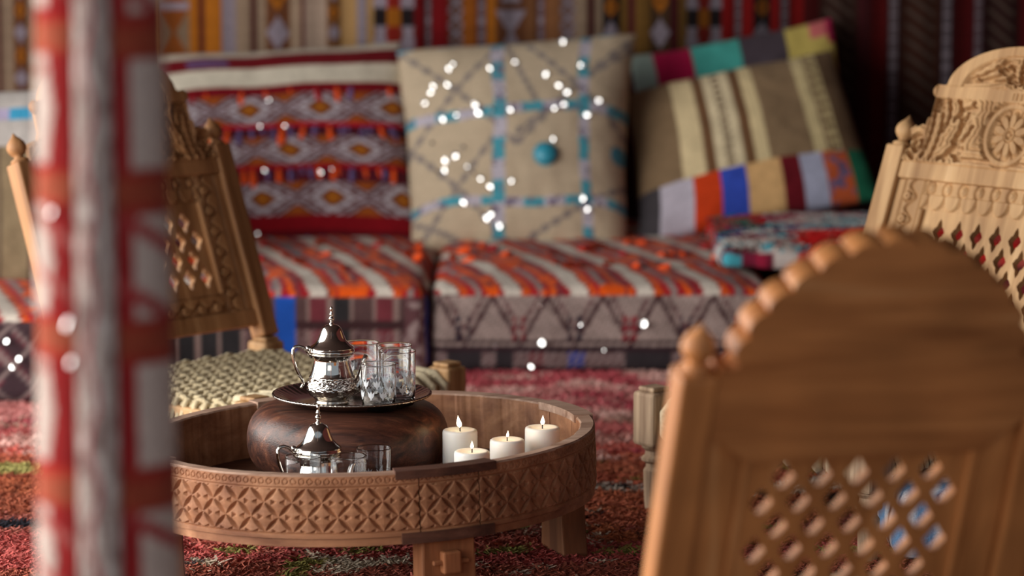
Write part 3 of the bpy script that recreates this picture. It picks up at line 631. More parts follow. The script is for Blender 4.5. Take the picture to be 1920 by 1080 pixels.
def band_relief(L, w0, w1, vertical=False):
    """vine-and-scallop border"""
    def hf(U, W):
        a, b = (W, U) if vertical else (U, W)
        c0 = (w0+w1)/2; hb = (w1-w0)/2
        t = (b-c0)/hb; h = np.full(len(U), .010); per = .052; ph = a/per
        wave = .38*np.sin(2*PI*ph); h -= .007*np.exp(-((t-wave)/.13)**2)
        sx = (fr(ph*1.0+.25)-.5)*per; k = np.where(np.sin(2*PI*ph) > 0, -.38, .38); rr = np.hypot(sx, (t-k)*hb); h += .005*(rr < .010); h -= .006*(np.abs(rr-.0115) < .0018); h -= .006*(rr < .003)
        h -= .006*(np.abs(t) > .84)*(np.abs(t) < .93)
        return h
    return hf
def scallop_band(w0, w1):
    def hf(U, W):
        t = (W-w0)/(w1-w0); per = .046; s = fr(U/per)-.5; h = np.full(len(U), .008)
        r = np.hypot(s, (t-.52)*.95); h = np.where((t < .52), np.where(np.hypot(s, (t-.50)*.9) < .44, .011, .003), h)
        r2 = np.hypot(fr(U/per+.5)-.5, (t-.76)*1.1); h = np.where(t >= .52, .008-.006*(np.abs(r2-.26) < .06)+.003*(r2 < .12), h)
        return h
    return hf
def lattice(name, x0, x1, z0, z1, a, b, mat, parent, th=.014, fill=.64, cusp=.0, y=0.0):
    """pierced board: rhombic cells a wide, b tall, each with a cusped hole"""
    mb_ = MB(); NP = 16
    def hole(cx, cz):
        pts = []
        for k in range(NP):
            an = 2*PI*k/NP+PI/2; c_, s_ = math.cos(an), math.sin(an)
            r = 1/(abs(c_)+abs(s_)) * fill*(1-cusp*abs(math.sin(2*an))**2+cusp*.5*abs(math.sin(4*an)))
            pts.append((cx+c_*r*a/2, cz+s_*r*b/2))
        return pts
    def outer(cx, cz):
        pts = []
        for k in range(NP):
            an = 2*PI*k/NP+PI/2; c_, s_ = math.cos(an), math.sin(an); r = 1/(abs(c_)+abs(s_)); pts.append((cx+c_*r*a/2, cz+s_*r*b/2))
        return pts
    nr = int(round((z1-z0)/(b/2))); ncol = int(round((x1-x0)/a)); b = (z1-z0)/nr*2; a = (x1-x0)/ncol
    for r_ in range(nr+1):
        for c_ in range(ncol+1):
            cx = x0+a*(c_+(.5 if r_ % 2 else 0)); cz = z0+b/2*r_
            if cx > x1+1e-6: continue
            edge = (cx < x0+a*.4) or (cx > x1-a*.4) or r_ == 0 or r_ == nr
            O = outer(cx, cz); H = hole(cx, cz)
            clip = lambda p: (min(max(p[0], x0), x1), min(max(p[1], z0), z1))
            if edge:
                O = [clip(p) for p in O]; mid = (min(max(cx, x0), x1), min(max(cz, z0), z1))
                V = [(p[0], y, p[1]) for p in O]+[(mid[0], y, mid[1])]+[(p[0], y+th, p[1]) for p in O]+[(mid[0], y+th, mid[1])]
                Fc = []
                for k in range(NP):
                    k2 = (k+1) % NP
                    if O[k] == O[k2]: continue
                    Fc += [(k, k2, NP), (NP+1+k2, NP+1+k, 2*NP+1)]
                mb_.add(V, Fc); continue
            V = [(p[0], y, p[1]) for p in O]+[(p[0], y, p[1]) for p in H]+[(p[0], y+th, p[1]) for p in O]+[(p[0], y+th, p[1]) for p in H]; Fc = []
            for k in range(NP):
                k2 = (k+1) % NP
                Fc += [(k, k2, NP+k2, NP+k), (2*NP+k2, 2*NP+k, 3*NP+k, 3*NP+k2), (NP+k, NP+k2, 3*NP+k2, 3*NP+k)]
            mb_.add(V, Fc)
    o = mk(name, mb_.V, mb_.Fc, mat, parent)
    return o
FIN = [(.004, 0), (.021, .0), (.022, .006), (.012, .012), (.0105, .016), (.017, .021), (.0225, .030), (.0235, .038), (.021, .047), (.014, .056), (.006, .064), (.001, .072)]
LEG = [(.018, .0), (.02, .02), (.022, .085), (.017, .092), (.0165, .10), (.026, .106), (.0265, .112), (.019, .118), (.018, .126), (.026, .134), (.027, .14)]
def chair(label, W, D, rot, fin_l, fin_r, fin_local, mats, style, lean=math.radians(20), H=.56, lat=(.055, .10), group=None, sc=1.0):
    """low carved chair; fin_l/fin_r are surveyed world points of the two finial tips"""
    mw, mx, mseat = mats
    R = Matrix.Rotation(rot, 3, 'Z'); mid = (Vector(fin_l)+Vector(fin_r))/2; off = R@Vector((0, math.sin(lean)*H*sc, 0))
    org = Vector((mid.x-off.x, mid.y-off.y, .012))
    t = empty('carved_chair', org, rot, label, 'chair', group); t.scale = (sc,)*3
    def back(o): o.location = (0, 0, .262); o.rotation_euler = (-lean, 0, 0); return o
    pw = .026
    for s in (-1, 1):
        cx = s*W/2; px_ = cx
        m = MB().box(cx-pw, cx+pw, -.024, .024, 0, H-.072, .005); p = back(m.build('back_post', mw, t))
        f = MB().lathe(FIN, 20, Matrix.Translation((cx, 0, H-.072))).build('finial', mw, p, True)
    iw = W/2-pw
    # seat frame and legs
    for sx in (-1, 1):
        for y in (0, -D):
            m = MB(); m.lathe(LEG, 16); m.box(-.033, .033, -.033, .033, .138, .252, .008); m.box(-.024, .024, -.024, .024, .252, .262, .004)
            l = m.build('leg', mseat[0], t); l.location = (sx*W/2, y, 0)
    for y in (0, -D): MB().box(-W/2+.03, W/2-.03, y-.017, y+.017, .165, .215, .006).build('seat_rail', mseat[0], t)
    for sx in (-1, 1): MB().box(sx*W/2-.017, sx*W/2+.017, -D+.03, -.03, .165, .215, .006).build('seat_rail', mseat[0], t)
    # rope seat
    Vs = []; Qs = []; Cs = []; bI = 0
    def cord(p0, p1, nseg, r, ph, amp, wf, sag=1.0):
        nonlocal bI
        tt = np.linspace(0, 1, nseg); p0 = np.array(p0); p1 = np.array(p1); c_ = p0+(p1-p0)*tt[:, None]; L = np.linalg.norm(p1-p0)
        c_[:, 2] += amp*np.sin(tt*L/wf*2*PI+ph); c_[:, 2] -= .05*np.abs(2*tt-1)**26*sag; d = (p1-p0)/L; side = np.array([-d[1], d[0], 0]); k = np.arange(6)/6*2*PI
        tw = tt*L/.03*2*PI; rr = r*(1+.22*np.cos(2*(k[None, :]-tw[:, None])))
        V = c_[:, None, :]+side*(np.cos(k)[None, :, None]*rr[..., None])+np.array([0, 0, 1])*(np.sin(k)[None, :, None]*rr[..., None])
        Vs.append(V.reshape(-1, 3)); i, j = np.meshgrid(np.arange(nseg-1), np.arange(6), indexing='ij'); j2 = (j+1) % 6
        Qs.append((np.stack([i*6+j, i*6+j2, (i+1)*6+j2, (i+1)*6+j], -1).reshape(-1, 4))+bI); bI += nseg*6
        Cs.append(np.tile(np.array(S(196, 180, 146))*random.uniform(.82, 1.12), (nseg*6, 1)))
    n = int(D/.0155)
    for i in range(n):
        y = -.012-(D-.024)*i/(n-1); cord((-W/2-.024, y, .226), (W/2+.024, y, .226), 90, .0075, PI*(i % 2), .006, .07)
    n = int(W/.0175)
    for i in range(n):
        x = -W/2+.01+(W-.02)*i/(n-1); cord((x, -.0, .226), (x, -D, .226), 90, .0072, PI*(i % 2)+1.2, .005, .06)
    s_ = mkquads('woven_rope_seat', np.vstack(Vs), np.vstack(Qs), M_ROPE, t, True, np.vstack(Cs)); s_['kind'] = 'stuff'
    # front tension hank
    hk = MB()
    for i in range(14 if style == 'carved' else 1):
        x = -W*.42+W*.84*i/13; hk.tube([(x-.012, -D+.10, .236), (x, -D+.05, .240), (x+.010, -D+.005, .236), (x+.012, -D-.024, .215), (x+.010, -D-.022, .17), (x, -D+.0, .158)], [.011, .012, .0125, .012, .011, .01], 8)
    h_ = hk.build('rope_lacing', M_ROPE, t, True); a = h_.data.color_attributes.new('Col', 'FLOAT_COLOR', 'POINT'); c_ = np.ones((len(h_.data.vertices), 4), np.float32); c_[:, :3] = S(204, 190, 160); a.data.foreach_set('color', c_.ravel()); h_['kind'] = 'stuff'
    if style == 'carved':
        back(MB().box(-iw, iw, -.015, .015, .03, .07, .004).build('bottom_rail', mx, t))
        back(MB().box(-iw, iw, -.018, .018, .415, .456, .005).build('top_rail', mx, t))
        hf, top, hw = crest_relief(W)
        back(dense_slab('crest', -hw, hw, 460, lambda u: np.full_like(u, .455), top, 210, hf, .012, mw, t))
        for s in (-1, 1):
            kn = MB().lathe([(.004, -.008), (.014, -.006), (.017, 0), (.011, .009), (.002, .010)], 14, Matrix.Translation((s*.234, -.008, .617))@Matrix.Rotation(s*PI/2, 4, 'Y')).build('crest_knob', mw, t, True); back(kn)
        # stiles: moulding + carved border
        for s in (-1, 1):
            x0_, x1_ = sorted((s*(iw), s*(iw-.022))); back(MB().box(x0_, x1_, -.010, .012, .07, .415, .003).build('moulding', mw, t))
            xa, xb = sorted((s*(iw-.022), s*(iw-.082)))
            back(dense_slab('carved_stile', xa, xb, 40, lambda u: np.full_like(u, .07), lambda u: np.full_like(u, .415), 220, band_relief(0, xa, xb, True), .006, mw, t))
            xa, xb = sorted((s*(iw-.082), s*(iw-.094))); back(MB().box(xa, xb, -.015, .008, .118, .352, .003).build('inner_moulding', mw, t))
        li = iw-.082
        back(dense_slab('carved_frieze', -li, li, 260, lambda u: np.full_like(u, .352), lambda u: np.full_like(u, .415), 50, scallop_band(.352, .415), .006, mw, t))
        back(dense_slab('carved_frieze', -li, li, 260, lambda u: np.full_like(u, .07), lambda u: np.full_like(u, .118), 44, band_relief(0, .07, .118), .006, mw, t))
        back(lattice('lattice_panel', -li+.012, li-.012, .118, .352, lat[0], lat[1], mw, t, .016, .66, .16, -.004))
    else:
        back(MB().box(-iw, iw, -.015, .015, .03, .085, .004).build('bottom_rail', mx, t))
        # back of the crest: one thick plate with a scalloped arch
        pts = []; n_sc = 13; hwid, hh, wc = .206, .172, .506
        sc = []
        for k in range(n_sc*2+1):
            pass
        for k in range(n_sc*14+1):
            a_ = PI*k/(n_sc*14); lob = abs(math.sin(a_*n_sc))**.5; r_ = (1+.06*lob-.02)*(1-.055*math.sin(2*a_)**2)
            sc.append((hwid*r_*math.cos(a_), wc+hh*r_*math.sin(a_)))
        poly = [(iw, .400), (iw, .500), (hwid+.006, .498)]+sc+[(-hwid-.006, .498), (-iw, .500), (-iw, .400), (-iw+.062, .353), (iw-.062, .353)]
        back(MB().prism(poly, -.020, .022).build('crest', mx, t))
        for s in (-1, 1):
            xa, xb = sorted((s*iw, s*(iw-.056))); back(MB().box(xa, xb, -.012, .010, .085, .43, .003).build('side_panel', mw, t))
            xa, xb = sorted((s*(iw-.056), s*(iw-.068))); back(MB().box(xa, xb, -.015, .014, .085, .385, .003).build('inner_moulding', mw, t))
        back(lattice('lattice_panel', -iw+.068, iw-.068, .085, .358, lat[0], lat[1], mw, t, .013, .62, .0, -.006))
    return t
CZ = .262+.56*math.cos(math.radians(20))
def fpt(px, py, sc=1.0): return PZ(px, py, CZ*sc+.012)
c_left = chair('dark carved low chair with rope seat behind the pole, facing the teapot', .62, .60, math.radians(49), fpt(27, 252), fpt(388, 219), None, (M_DKCH, M_DKCH, (M_LIGHT,)), 'carved')
c_right = chair('pale carved low chair with arched rosette crest, upper right', .62, .56, math.radians(-51), fpt(1713, 216, 1.05), fpt(1713, 216, 1.05)+Vector((.651*math.cos(math.radians(53)), -.651*math.sin(math.radians(53)), 0)), None, (M_LIGHT, M_LIGHT, (M_GREYW,)), 'carved', sc=1.05)
a25 = math.radians(17); f0 = fpt(1316, 606)
c_front = chair('brown low chair seen from behind with scalloped crest, in the right foreground', .515, .49, PI+a25, f0, f0+Vector((.515*math.cos(a25), .515*math.sin(a25), 0)), None, (M_MID, M_MIDX, (M_GREYW,)), 'back', lat=(.056, .074))

# ================================================================== ROUND TABLE
TC = PZ(693, 811, .290); TX, TY = TC.x, TC.y; RT = .458; TOP = .296; TILT = math.radians(-1.9)
table = empty('round_table', (TX, TY, 0), 0, 'round low wooden table with deep chip-carved rim holding candles and teapots', 'table')
table.rotation_euler = (0, TILT, 0)
def ang(d): return math.radians(d-87.2)     # 0 = nearest the camera, positive towards the right
def pol(r, d, z): return (r*math.cos(ang(d)), r*math.sin(ang(d)), z)
HR = .136
def rim_board(d0, d1):
    gap = .0012/RT*180/PI; d0 += gap; d1 -= gap
    nu = max(30, int((d1-d0)/180*PI*RT/.0019)); 
    zs = np.concatenate([[TOP-HR+.016, TOP-HR+.0165], np.linspace(TOP-HR+.018, TOP-.024, 56), np.linspace(TOP-.0235, TOP-.003, 12), [TOP-.0012, TOP]]); nz = len(zs)
    D_, Z_ = np.meshgrid(np.linspace(d0, d1, nu), zs, indexing='ij'); dd = D_.ravel(); z = Z_.ravel(); u = dd/180*PI*RT
    pz = .0565; wv = (z-(TOP-.024-.0285*0)); s = (u+wv)/pz; t = (u-wv)/pz
    inpat = (z < TOP-.026) & (z > TOP-.109); h = np.zeros(len(u))
    for p_, q_ in ((s, t), (t, s)):
        k = np.abs(p_-np.round(p_)); wd = .135*np.abs(np.sin(PI*q_))**.8; h = np.minimum(h, -np.clip((wd-k)/.135, 0, 1)*.008)
    su = s-np.floor(s)-.5; tu = t-np.floor(t)-.5; cu = (su+tu)*pz/2; cw = (su-tu)*pz/2
    for ox in (-.0085, .0085):
        q_ = (cu-ox*1.1)*np.sign(ox); tri = np.maximum(np.abs(cw)*1.4-q_*.6, np.abs(q_)*1.0); h = np.minimum(h, -np.clip((.0058-tri)/.0058, 0, 1)*.0065)
    h += .0015*np.clip(1-(np.abs(cu)+np.abs(cw))/.02, 0, 1)
    h = np.where(inpat, h, 0)
    for zl in (TOP-.0245, TOP-.1105): h -= .003*np.exp(-((z-zl)/.0013)**2)
    rc = np.hypot((fr(u/.016)-.5)*.016, z-(TOP-.0125)); h -= .0016*(np.abs(rc-.0052) < .0012)
    h += (fbm(u*14, z*30, 4)-.5)*.0016
    r = RT+h; r = np.where(z > TOP-.002, r-.003, r)
    V = np.stack([r*np.cos(np.radians(dd-87.2)), r*np.sin(np.radians(dd-87.2)), z+(fbm(u*5, u*0, 9)-.5)*.003*(z > TOP-.01)], 1)
    Q = gridq(nu, nz); n = nu*nz
    # inner wall
    wob = (fbm(np.linspace(d0, d1, nu)*.35, np.zeros(nu), 3)-.5)*.004
    Di = np.radians(np.linspace(d0, d1, nu)-87.2); ri = RT-.030+wob; inn = []
    for k, zz in enumerate((TOP-.001, TOP-.004, TOP-HR+.016)):
        rr = ri+(.003 if k == 0 else 0); inn.append(np.stack([rr*np.cos(Di), rr*np.sin(Di), np.full(nu, zz)], 1))
    Vi = np.stack(inn, 1).reshape(-1, 3); b = n
    Qi = gridq(nu, 3)+b; i = np.arange(nu-1)
    tp = np.stack([i*nz+nz-1, (i+1)*nz+nz-1, b+(i+1)*3, b+i*3], 1); bt = np.stack([i*nz, b+i*3+2, b+(i+1)*3+2, (i+1)*nz], 1)
    V = np.vstack([V, Vi]); Qa = np.vstack([Q, Qi, tp, bt])
    ends = []
    for e in (0, nu-1):
        ends.append([e*nz+k for k in range(nz)]+[b+e*3, b+e*3+1, b+e*3+2])
    me = bpy.data.meshes.new('rim_board'); me.from_pydata(V.tolist(), [], Qa.tolist()+ends); me.materials.append(M_TABLE); me.materials.append(M_RIMTOP)
    for p_ in me.polygons:
        if p_.center.z > TOP-.0035: p_.material_index = 1
    bm = bmesh.new(); bm.from_mesh(me); bmesh.ops.recalc_face_normals(bm, faces=bm.faces[:]); bm.to_mesh(me); bm.free()
    o = bpy.data.objects.new('rim_board', me); COL.objects.link(o); o.parent = table; return o
for q in range(4):
    rim_board(12.5+90*q, 27.5+90*q); rim_board(27.5+90*q, 102.5+90*q)
def arc_box(d0, d1, r0, r1, z0, z1, mb_, n=None):
    n = n or max(4, int(abs(d1-d0)/2)); V = []; Fc = []
    for k in range(n+1):
        d = d0+(d1-d0)*k/n; V += [pol(r0, d, z0), pol(r1, d, z0), pol(r1, d, z1), pol(r0, d, z1)]
    for k in range(n):
        b = k*4
        for j in range(4): Fc.append((b+j, b+(j+1) % 4, b+4+(j+1) % 4, b+4+j))
    Fc += [(3, 2, 1, 0), (n*4, n*4+1, n*4+2, n*4+3)]; mb_.add(V, Fc)
m = MB(); arc_box(0, 360, RT-.032, RT-.004, TOP-HR, TOP-HR+.0145, m, 140); m.build('lower_hoop', M_TABLE, table)
for q in range(4):
    m = MB(); arc_box(7+90*q, 32+90*q, RT-.034, RT+.005, TOP-.013, TOP+.0025, m, 16); o = m.build('rim_strap', M_STRAP if q == 0 else M_RIMTOP, table)
    m = MB(); arc_box(8+90*q, 31+90*q, RT-.01, RT+.006, TOP-HR+.001, TOP-HR+.021, m, 16); m.build('rim_strap', M_STRAP, table)
    # leg, through tenon and peg
    c = ang(19.5+90*q); Mx = Matrix.Rotation(c, 4, 'Z')
    lg = MB(); prof = [(-.052, TOP-HR+.012), (.052, TOP-HR+.012), (.054, .07), (.062, 0.004), (-.062, 0.004), (-.054, .07)]
    V = [(RT-.062, y, z) for y, z in prof]+[(RT-.008, y, z) for y, z in prof]; n = 6
    lg.add(V, [tuple(range(n)), tuple(range(2*n-1, n-1, -1))]+[(i, i+n, (i+1) % n+n, (i+1) % n) for i in range(n)], Mx)
    dz = (-.012 if q == 1 else .012 if q == 3 else -.004)
    L_ = lg.build('leg', M_TABLEZ, table)
    for v in L_.data.vertices:
        if v.co.z < .01: v.co.z = math.sin(TILT)*v.co.x*-1*-1+.003 if False else .003-(-math.sin(TILT))*v.co.x
    bv = L_.modifiers.new('bevel', 'BEVEL'); bv.width = .004; bv.segments = 2
    MB().box(RT-.03, RT+.012, -.018, .018, .098, .140, .004, Mx).build('tenon', M_TABLEZ, L_)
    MB().box(RT-.004, RT+.006, -.036, .036, .115, .124, .002, Mx).build('peg', M_TABLEZ, L_)
FLZ = .184
# table floor planks inside the rim
nb = 7
for k in range(nb):
    y0 = -(RT-.036)+2*(RT-.036)*k/nb+.001; y1 = -(RT-.036)+2*(RT-.036)*(k+1)/nb-.001; V = []; R_ = RT-.036
    pts = []
    ys = np.linspace(y0, y1, 9)
    for y in ys: pts.append((math.sqrt(max(R_*R_-y*y, 1e-6)), y))
    for y in ys[::-1]: pts.append((-math.sqrt(max(R_*R_-y*y, 1e-6)), y))
    n = len(pts); V = [(x, y, FLZ-.02) for x, y in pts]+[(x, y, FLZ-.0005*(k % 2)) for x, y in pts]
    MB().add(V, [tuple(range(n))[::-1], tuple(range(n, 2*n))]+[(i, (i+1) % n, (i+1) % n+n, i+n) for i in range(n)]).build('plank', M_FLOORW, table)
tR = Matrix.Rotation(TILT, 4, 'Y')
def floorz(x, y):   # height of the tilted table floor under world x,y
    return FLZ*math.cos(TILT)-(x-TX)*math.tan(TILT)+.0008

# ---------------- bulbous wooden stand
DC = P(652, 815, 5.96)
def lathe_obj(name, prof, n, mat, loc, label=None, cat=None, parent=None, group=None, smooth=True, angle=40):
    o = MB().lathe(prof, n).build(name, mat, parent, smooth, angle); o.location = loc
    return tag(o, label, cat, group)
dz0 = floorz(DC.x, DC.y)+.002
prof = [(.06, 0), (.13, .0)]
for k in range(1, 30):
    a = -PI/2+PI*k/30; prof.append((.130+.074*math.cos(a)**.75, .0745+.0715*math.copysign(abs(math.sin(a))**.9, math.sin(a))))
prof += [(.125, .146), (.05, .146)]
lathe_obj('wooden_stand', prof, 72, M_DRUM, (DC.x, DC.y, dz0), 'dark bulbous turned wooden stand under the silver tray', 'stand')
# ---------------- tray
tz = dz0+.1463
def tray():
    n = 288; prof = [(.002, .0), (.075, .0), (.110, .0015), (.128, .007), (.148, .0165), (.153, .0185), (.157, .0195), (.1605, .0185), (.1605, .0165), (.157, .0150), (.148, .0125), (.128, .003), (.112, -.0004), (.075, -.0014), (.002, -.0014)]
    prof = [(r, z+.0015) for r, z in prof]; A = np.arange(n)/n*2*PI; V = []
    for i, (r, z) in enumerate(prof):
        rr = np.full(n, r); zz = np.full(n, z)
        if r > .1555: b = np.abs(np.sin(A*54)); rr = rr+.0022*b-.001; zz = zz+(.0016*b if i < 8 else 0)
        if .147 < r < .1555 and i < 6: zz = zz+.0006*np.sin(A*54)
        V.append(np.stack([rr*np.cos(A), rr*np.sin(A), zz], 1))
    V = np.vstack(V); m_ = len(prof); i, j = np.meshgrid(np.arange(m_-1), np.arange(n), indexing='ij'); j2 = (j+1) % n
    Q = np.stack([i*n+j2, i*n+j, (i+1)*n+j, (i+1)*n+j2], -1).reshape(-1, 4)
    Q = np.vstack([Q])
    o = mkquads('tea_tray', V, Q, M_TRAY, None, True); o.location = (P(660, 748, 5.96).x, DC.y, tz)
    bm = bmesh.new(); bm.from_mesh(o.data); bmesh.ops.recalc_face_normals(bm, faces=bm.faces[:]); bm.to_mesh(o.data); bm.free()
    return tag(o, 'round silver tray with beaded rim on the dark wooden stand', 'tray')
TR = tray(); trz = tz+.0016
# ---------------- teapots
Zm = .000222
def teapot(loc, rot, label, scale=1.0):
    t = empty('teapot', loc, rot, label, 'teapot'); 
    # body, profile given as (radius, height) in survey units, 945 = foot
    bp = [(10, 945), (140, 945), (150, 940), (158, 928), (150, 915), (156, 905), (178, 885), (205, 860), (222, 830), (226, 805), (222, 775), (213, 745), (206, 720), (206, 700), (199, 684), (188, 655), (176, 615), (166, 575), (162, 545), (166, 525), (180, 508), (196, 494), (198, 486), (188, 482), (150, 482), (10, 482)]
    n = 160; A = np.arange(n)/n*2*PI; pr = []
    for (r0, y0), (r1, y1) in zip(bp[:-1], bp[1:]):
        k = max(1, int(abs(y1-y0)/6)); pr += [(r0+(r1-r0)*i/k, y0+(y1-y0)*i/k) for i in range(k)]
    pr.append(bp[-1]); V = []
    for r, y in pr:
        rr = np.full(n, r*Zm); z = (945-y)*Zm
        if 690 < y < 870:
            q = (y-690)/180
            if q < .06 or .5 < q < .56 or q > .95: h = .0009*np.abs(np.sin(A*40))
            elif q < .5: h = .0013*np.sign(np.sin(A*18+math.sin(q*30)*1.3))*np.cos(A*9+q*20)
            else: h = .0013*np.clip(np.sin(A*14+3*np.sin(q*40)), -.4, .6)+.0007*np.sin(A*50)*math.sin(q*90)
            rr = rr+h
        V.append(np.stack([rr*np.cos(A), rr*np.sin(A), np.full(n, z)], 1))
    m_ = len(pr); i, j = np.meshgrid(np.arange(m_-1), np.arange(n), indexing='ij'); j2 = (j+1) % n
    body = mkquads('body', np.vstack(V), np.stack([i*n+j, i*n+j2, (i+1)*n+j2, (i+1)*n+j], -1).reshape(-1, 4), M_SILVER, t, True)
    lp = [(10, 480), (192, 480), (206, 470), (208, 460), (200, 450), (196, 438), (202, 432), (196, 424), (178, 412), (160, 398), (150, 386), (136, 372), (131, 364), (124, 350), (112, 322), (104, 300), (96, 278), (86, 256), (72, 238), (52, 226), (30, 220), (10, 218)]
    def smooth_prof(p): return [(r*Zm, (945-y)*Zm) for r, y in p]
    lid = MB().lathe(smooth_prof(lp), 64).build('lid', M_SILVER, t, True, 50)
    fp = [(6, 222), (22, 222), (24, 214), (14, 206), (12, 196), (20, 186), (26, 172), (24, 160), (14, 150), (13, 144), (19, 136), (18, 124), (11, 112), (10, 98), (14, 86), (14, 74), (8, 62), (1, 56)]
    MB().lathe(smooth_prof(fp), 20).build('finial', M_SILVER, lid, True)
    def C(x, y): return ((x-698)*Zm, 0, (945-y)*Zm)
    hp = [C(518, 520), C(492, 492), C(468, 456), C(440, 428), C(400, 414), C(365, 420), C(346, 446), C(345, 500), C(356, 560), C(376, 625), C(402, 680), (C(430, 725)), C(438, 760), C(425, 785), C(408, 800)]
    h = MB(); h.tube(hp, [.003, .0033, .0034, .0034, .0034, .0034, .0034, .0033, .0033, .0033, .0033, .0033, .003, .0026, .0016], 10, None, 1.25); h.build('handle', M_SILVER, t, True)
    g = MB(); g.lathe([(.001, -.006), (.005, -.004), (.006, 0), (.005, .004), (.001, .006)], 12, Matrix.Translation(C(484, 438))); g.build('hinge', M_SILVER, lid, True)
    sp = [C(880, 800), C(925, 785), C(955, 740), C(968, 680), C(978, 610), C(992, 550), C(1012, 508)]
    s = MB(); s.tube(sp, [.017, .0145, .0105, .0078, .006, .005, .0046], 14); s.build('spout', M_SILVER, t, True)
    t.scale = (scale,)*3
    return t
tpx = P(622, 748, 5.93)
teapot((tpx.x, 5.945, trz), math.radians(8), 'silver teapot standing on the round tray')
t2 = P(597, 850, 5.66); z2 = floorz(t2.x, 5.66)
# ---------------- low silver coaster under the second teapot? it stands on the table floor
def glass(px, Y, z, label, r=.0365, h=.10, etched=True, group=None):
    x = P(px, 700, Y).x
    t = empty('tea_glass', (x, Y, z+.0008), random.uniform(0, 6), label, 'glass', group)
    pr = [(.002, .0), (r*.84, .0), (r*.91, .003), (r*.95, .03), (r, h-.004), (r+.0007, h-.002), (r+.0002, h), (r-.0012, h), (r-.0020, h-.002), (r-.0018, h-.004), (r*.95-.0018, .03), (r*.90-.002, .012), (r*.7, .009), (.002, .0085)]
    MB().lathe(pr, 56).build('glass_wall', M_GLASS, t, True, 70)
    if etched:
        m_ = MB()
        for row, (zc, nn) in enumerate(((.030, 9), (.052, 9))):
            for k in range(nn):
                a0 = 2*PI*(k+.5*row)/nn
                for da in (-.5, 0, .5):
                    rr = r*.955+(r*.05)*(zc/h)+.0005; V = []
                    L = .010
                    for (tu, tv) in ((0, -1), (.32, 0), (0, 1), (-.32, 0)):
                        x_ = tu*math.cos(da)-tv*math.sin(da); z_ = tu*math.sin(da)+tv*math.cos(da); aa = a0+(x_*L+math.sin(-da)*.006)/rr
                        V.append((rr*math.cos(aa), rr*math.sin(aa), zc+z_*L+.004*math.cos(da)))
                    m_.add(V+[(v[0]*.992, v[1]*.992, v[2]) for v in V], [(0, 1, 2, 3), (7, 6, 5, 4), (0, 4, 5, 1), (1, 5, 6, 2), (2, 6, 7, 3), (3, 7, 4, 0)])
        e = m_.build('etched_leaves', M_ETCH, t); e['kind'] = 'stuff'
    return t
glass(709.5, 5.86, trz, 'tea glass at the front left of the glasses on the tray', .0355, .094)
glass(745, 5.925, trz, 'rightmost tall tea glass on the tray', .0375, .110)
glass(678, 6.055, trz, 'tea glass on the tray half hidden behind the teapot lid', .0365, .107)
glass(739, 6.004, trz, 'hindmost tea glass on the tray, behind the rightmost one', .0365, .110)
zg = floorz(P(566, 850, 5.6).x, 5.6)
teapot((t2.x, 5.66, floorz(t2.x, 5.66)+.001), math.radians(10), 'silver teapot down inside the table in front of the stand, only its lid showing', 1.0)
glass(567, 5.575, floorz(P(567, 850, 5.575).x, 5.575), 'leftmost low glass behind the table rim beside the lower teapot', .034, .114, True)
glass(652, 5.575, floorz(P(652, 850, 5.575).x, 5.575), 'glass behind the table rim just right of the lower teapot', .034, .112, True)
glass(700, 5.66, floorz(P(700, 850, 5.66).x, 5.66), 'tallest glass behind the table rim, rightmost of the lower three', .0335, .110, True)

# ---------------- candles
def candle(px, ytop, Y, r, label, fs, tilt=0):
    top = P(px, ytop, Y); z0 = floorz(top.x, Y)
    h = top.z-z0; t = empty('pillar_candle', (top.x, Y, z0), 0, label, 'candle')
    pr = [(.002, 0), (r-.002, 0), (r, .002), (r, h-.006), (r-.001, h-.002), (r-.004, h), (r-.009, h-.0005), (r*.55, h-.003), (.002, h-.004)]
    MB().lathe(pr, 48).build('wax', M_WAX, t, True, 60)
    wk = MB(); wk.tube([(0, 0, h-.005), (0, 0, h+.003), (.0015, 0, h+.007)], .0011, 6); wk.build('wick', M_WICK, t, True)
    fl = MB(); n = 12; p = []
    for k in range(n+1):
        q = k/n; p.append((max(.0003, fs*.30*math.sin(PI*q**.62)*(1-q*.35)), h+.004+fs*1.25*q))
    V = MB().lathe(p, 16); V.V = [(x+tilt*(z-h), y, z) for x, y, z in V.V]; V.build('flame', M_FLAME, t, True)
    l = bpy.data.lights.new('flame_light', 'POINT'); l.energy = .03; l.color = (1, .62, .28); l.shadow_soft_size = .006
    lo = bpy.data.objects.new('flame_light', l); COL.objects.link(lo); lo.parent = t; lo.location = (0, 0, h+.006+fs*1.5)
    return t
candle(862.5, 805, 5.86, .0350, 'tall white lit candle, leftmost of the four', .019, -.15)
candle(885, 845, 5.71, .0350, 'short white lit candle in front of the tall one', .012)
candle(951, 823, 5.80, .0345, 'white lit candle, third from the left, flame leaning', .010, .1)
candle(1017, 800, 5.87, .0350, 'white lit candle nearest the right end of the table', .015, .05)

# ---------------- small things at the edges of the view
def bluec(x, y, z, side, W):
    c = base(len(x), (206, 212, 224)); k = fr((x+.4*y)/.07); setc(c, k < .5, (104, 142, 182)); setc(c, (k > .7) & (k < .78), (60, 80, 120)); return c
bp_ = PZ(1735, 1000, .05)
cu = softbox('floor_cushion', bp_.x-.09, bp_.x+.10, bp_.y-.16, bp_.y+.25, .015, .15, .05, bluec, M_CLOTH, .02, step=.012, seed=4)
tag(cu, 'blue and white floor cushion glimpsed through the lattice of the front chair', 'cushion')

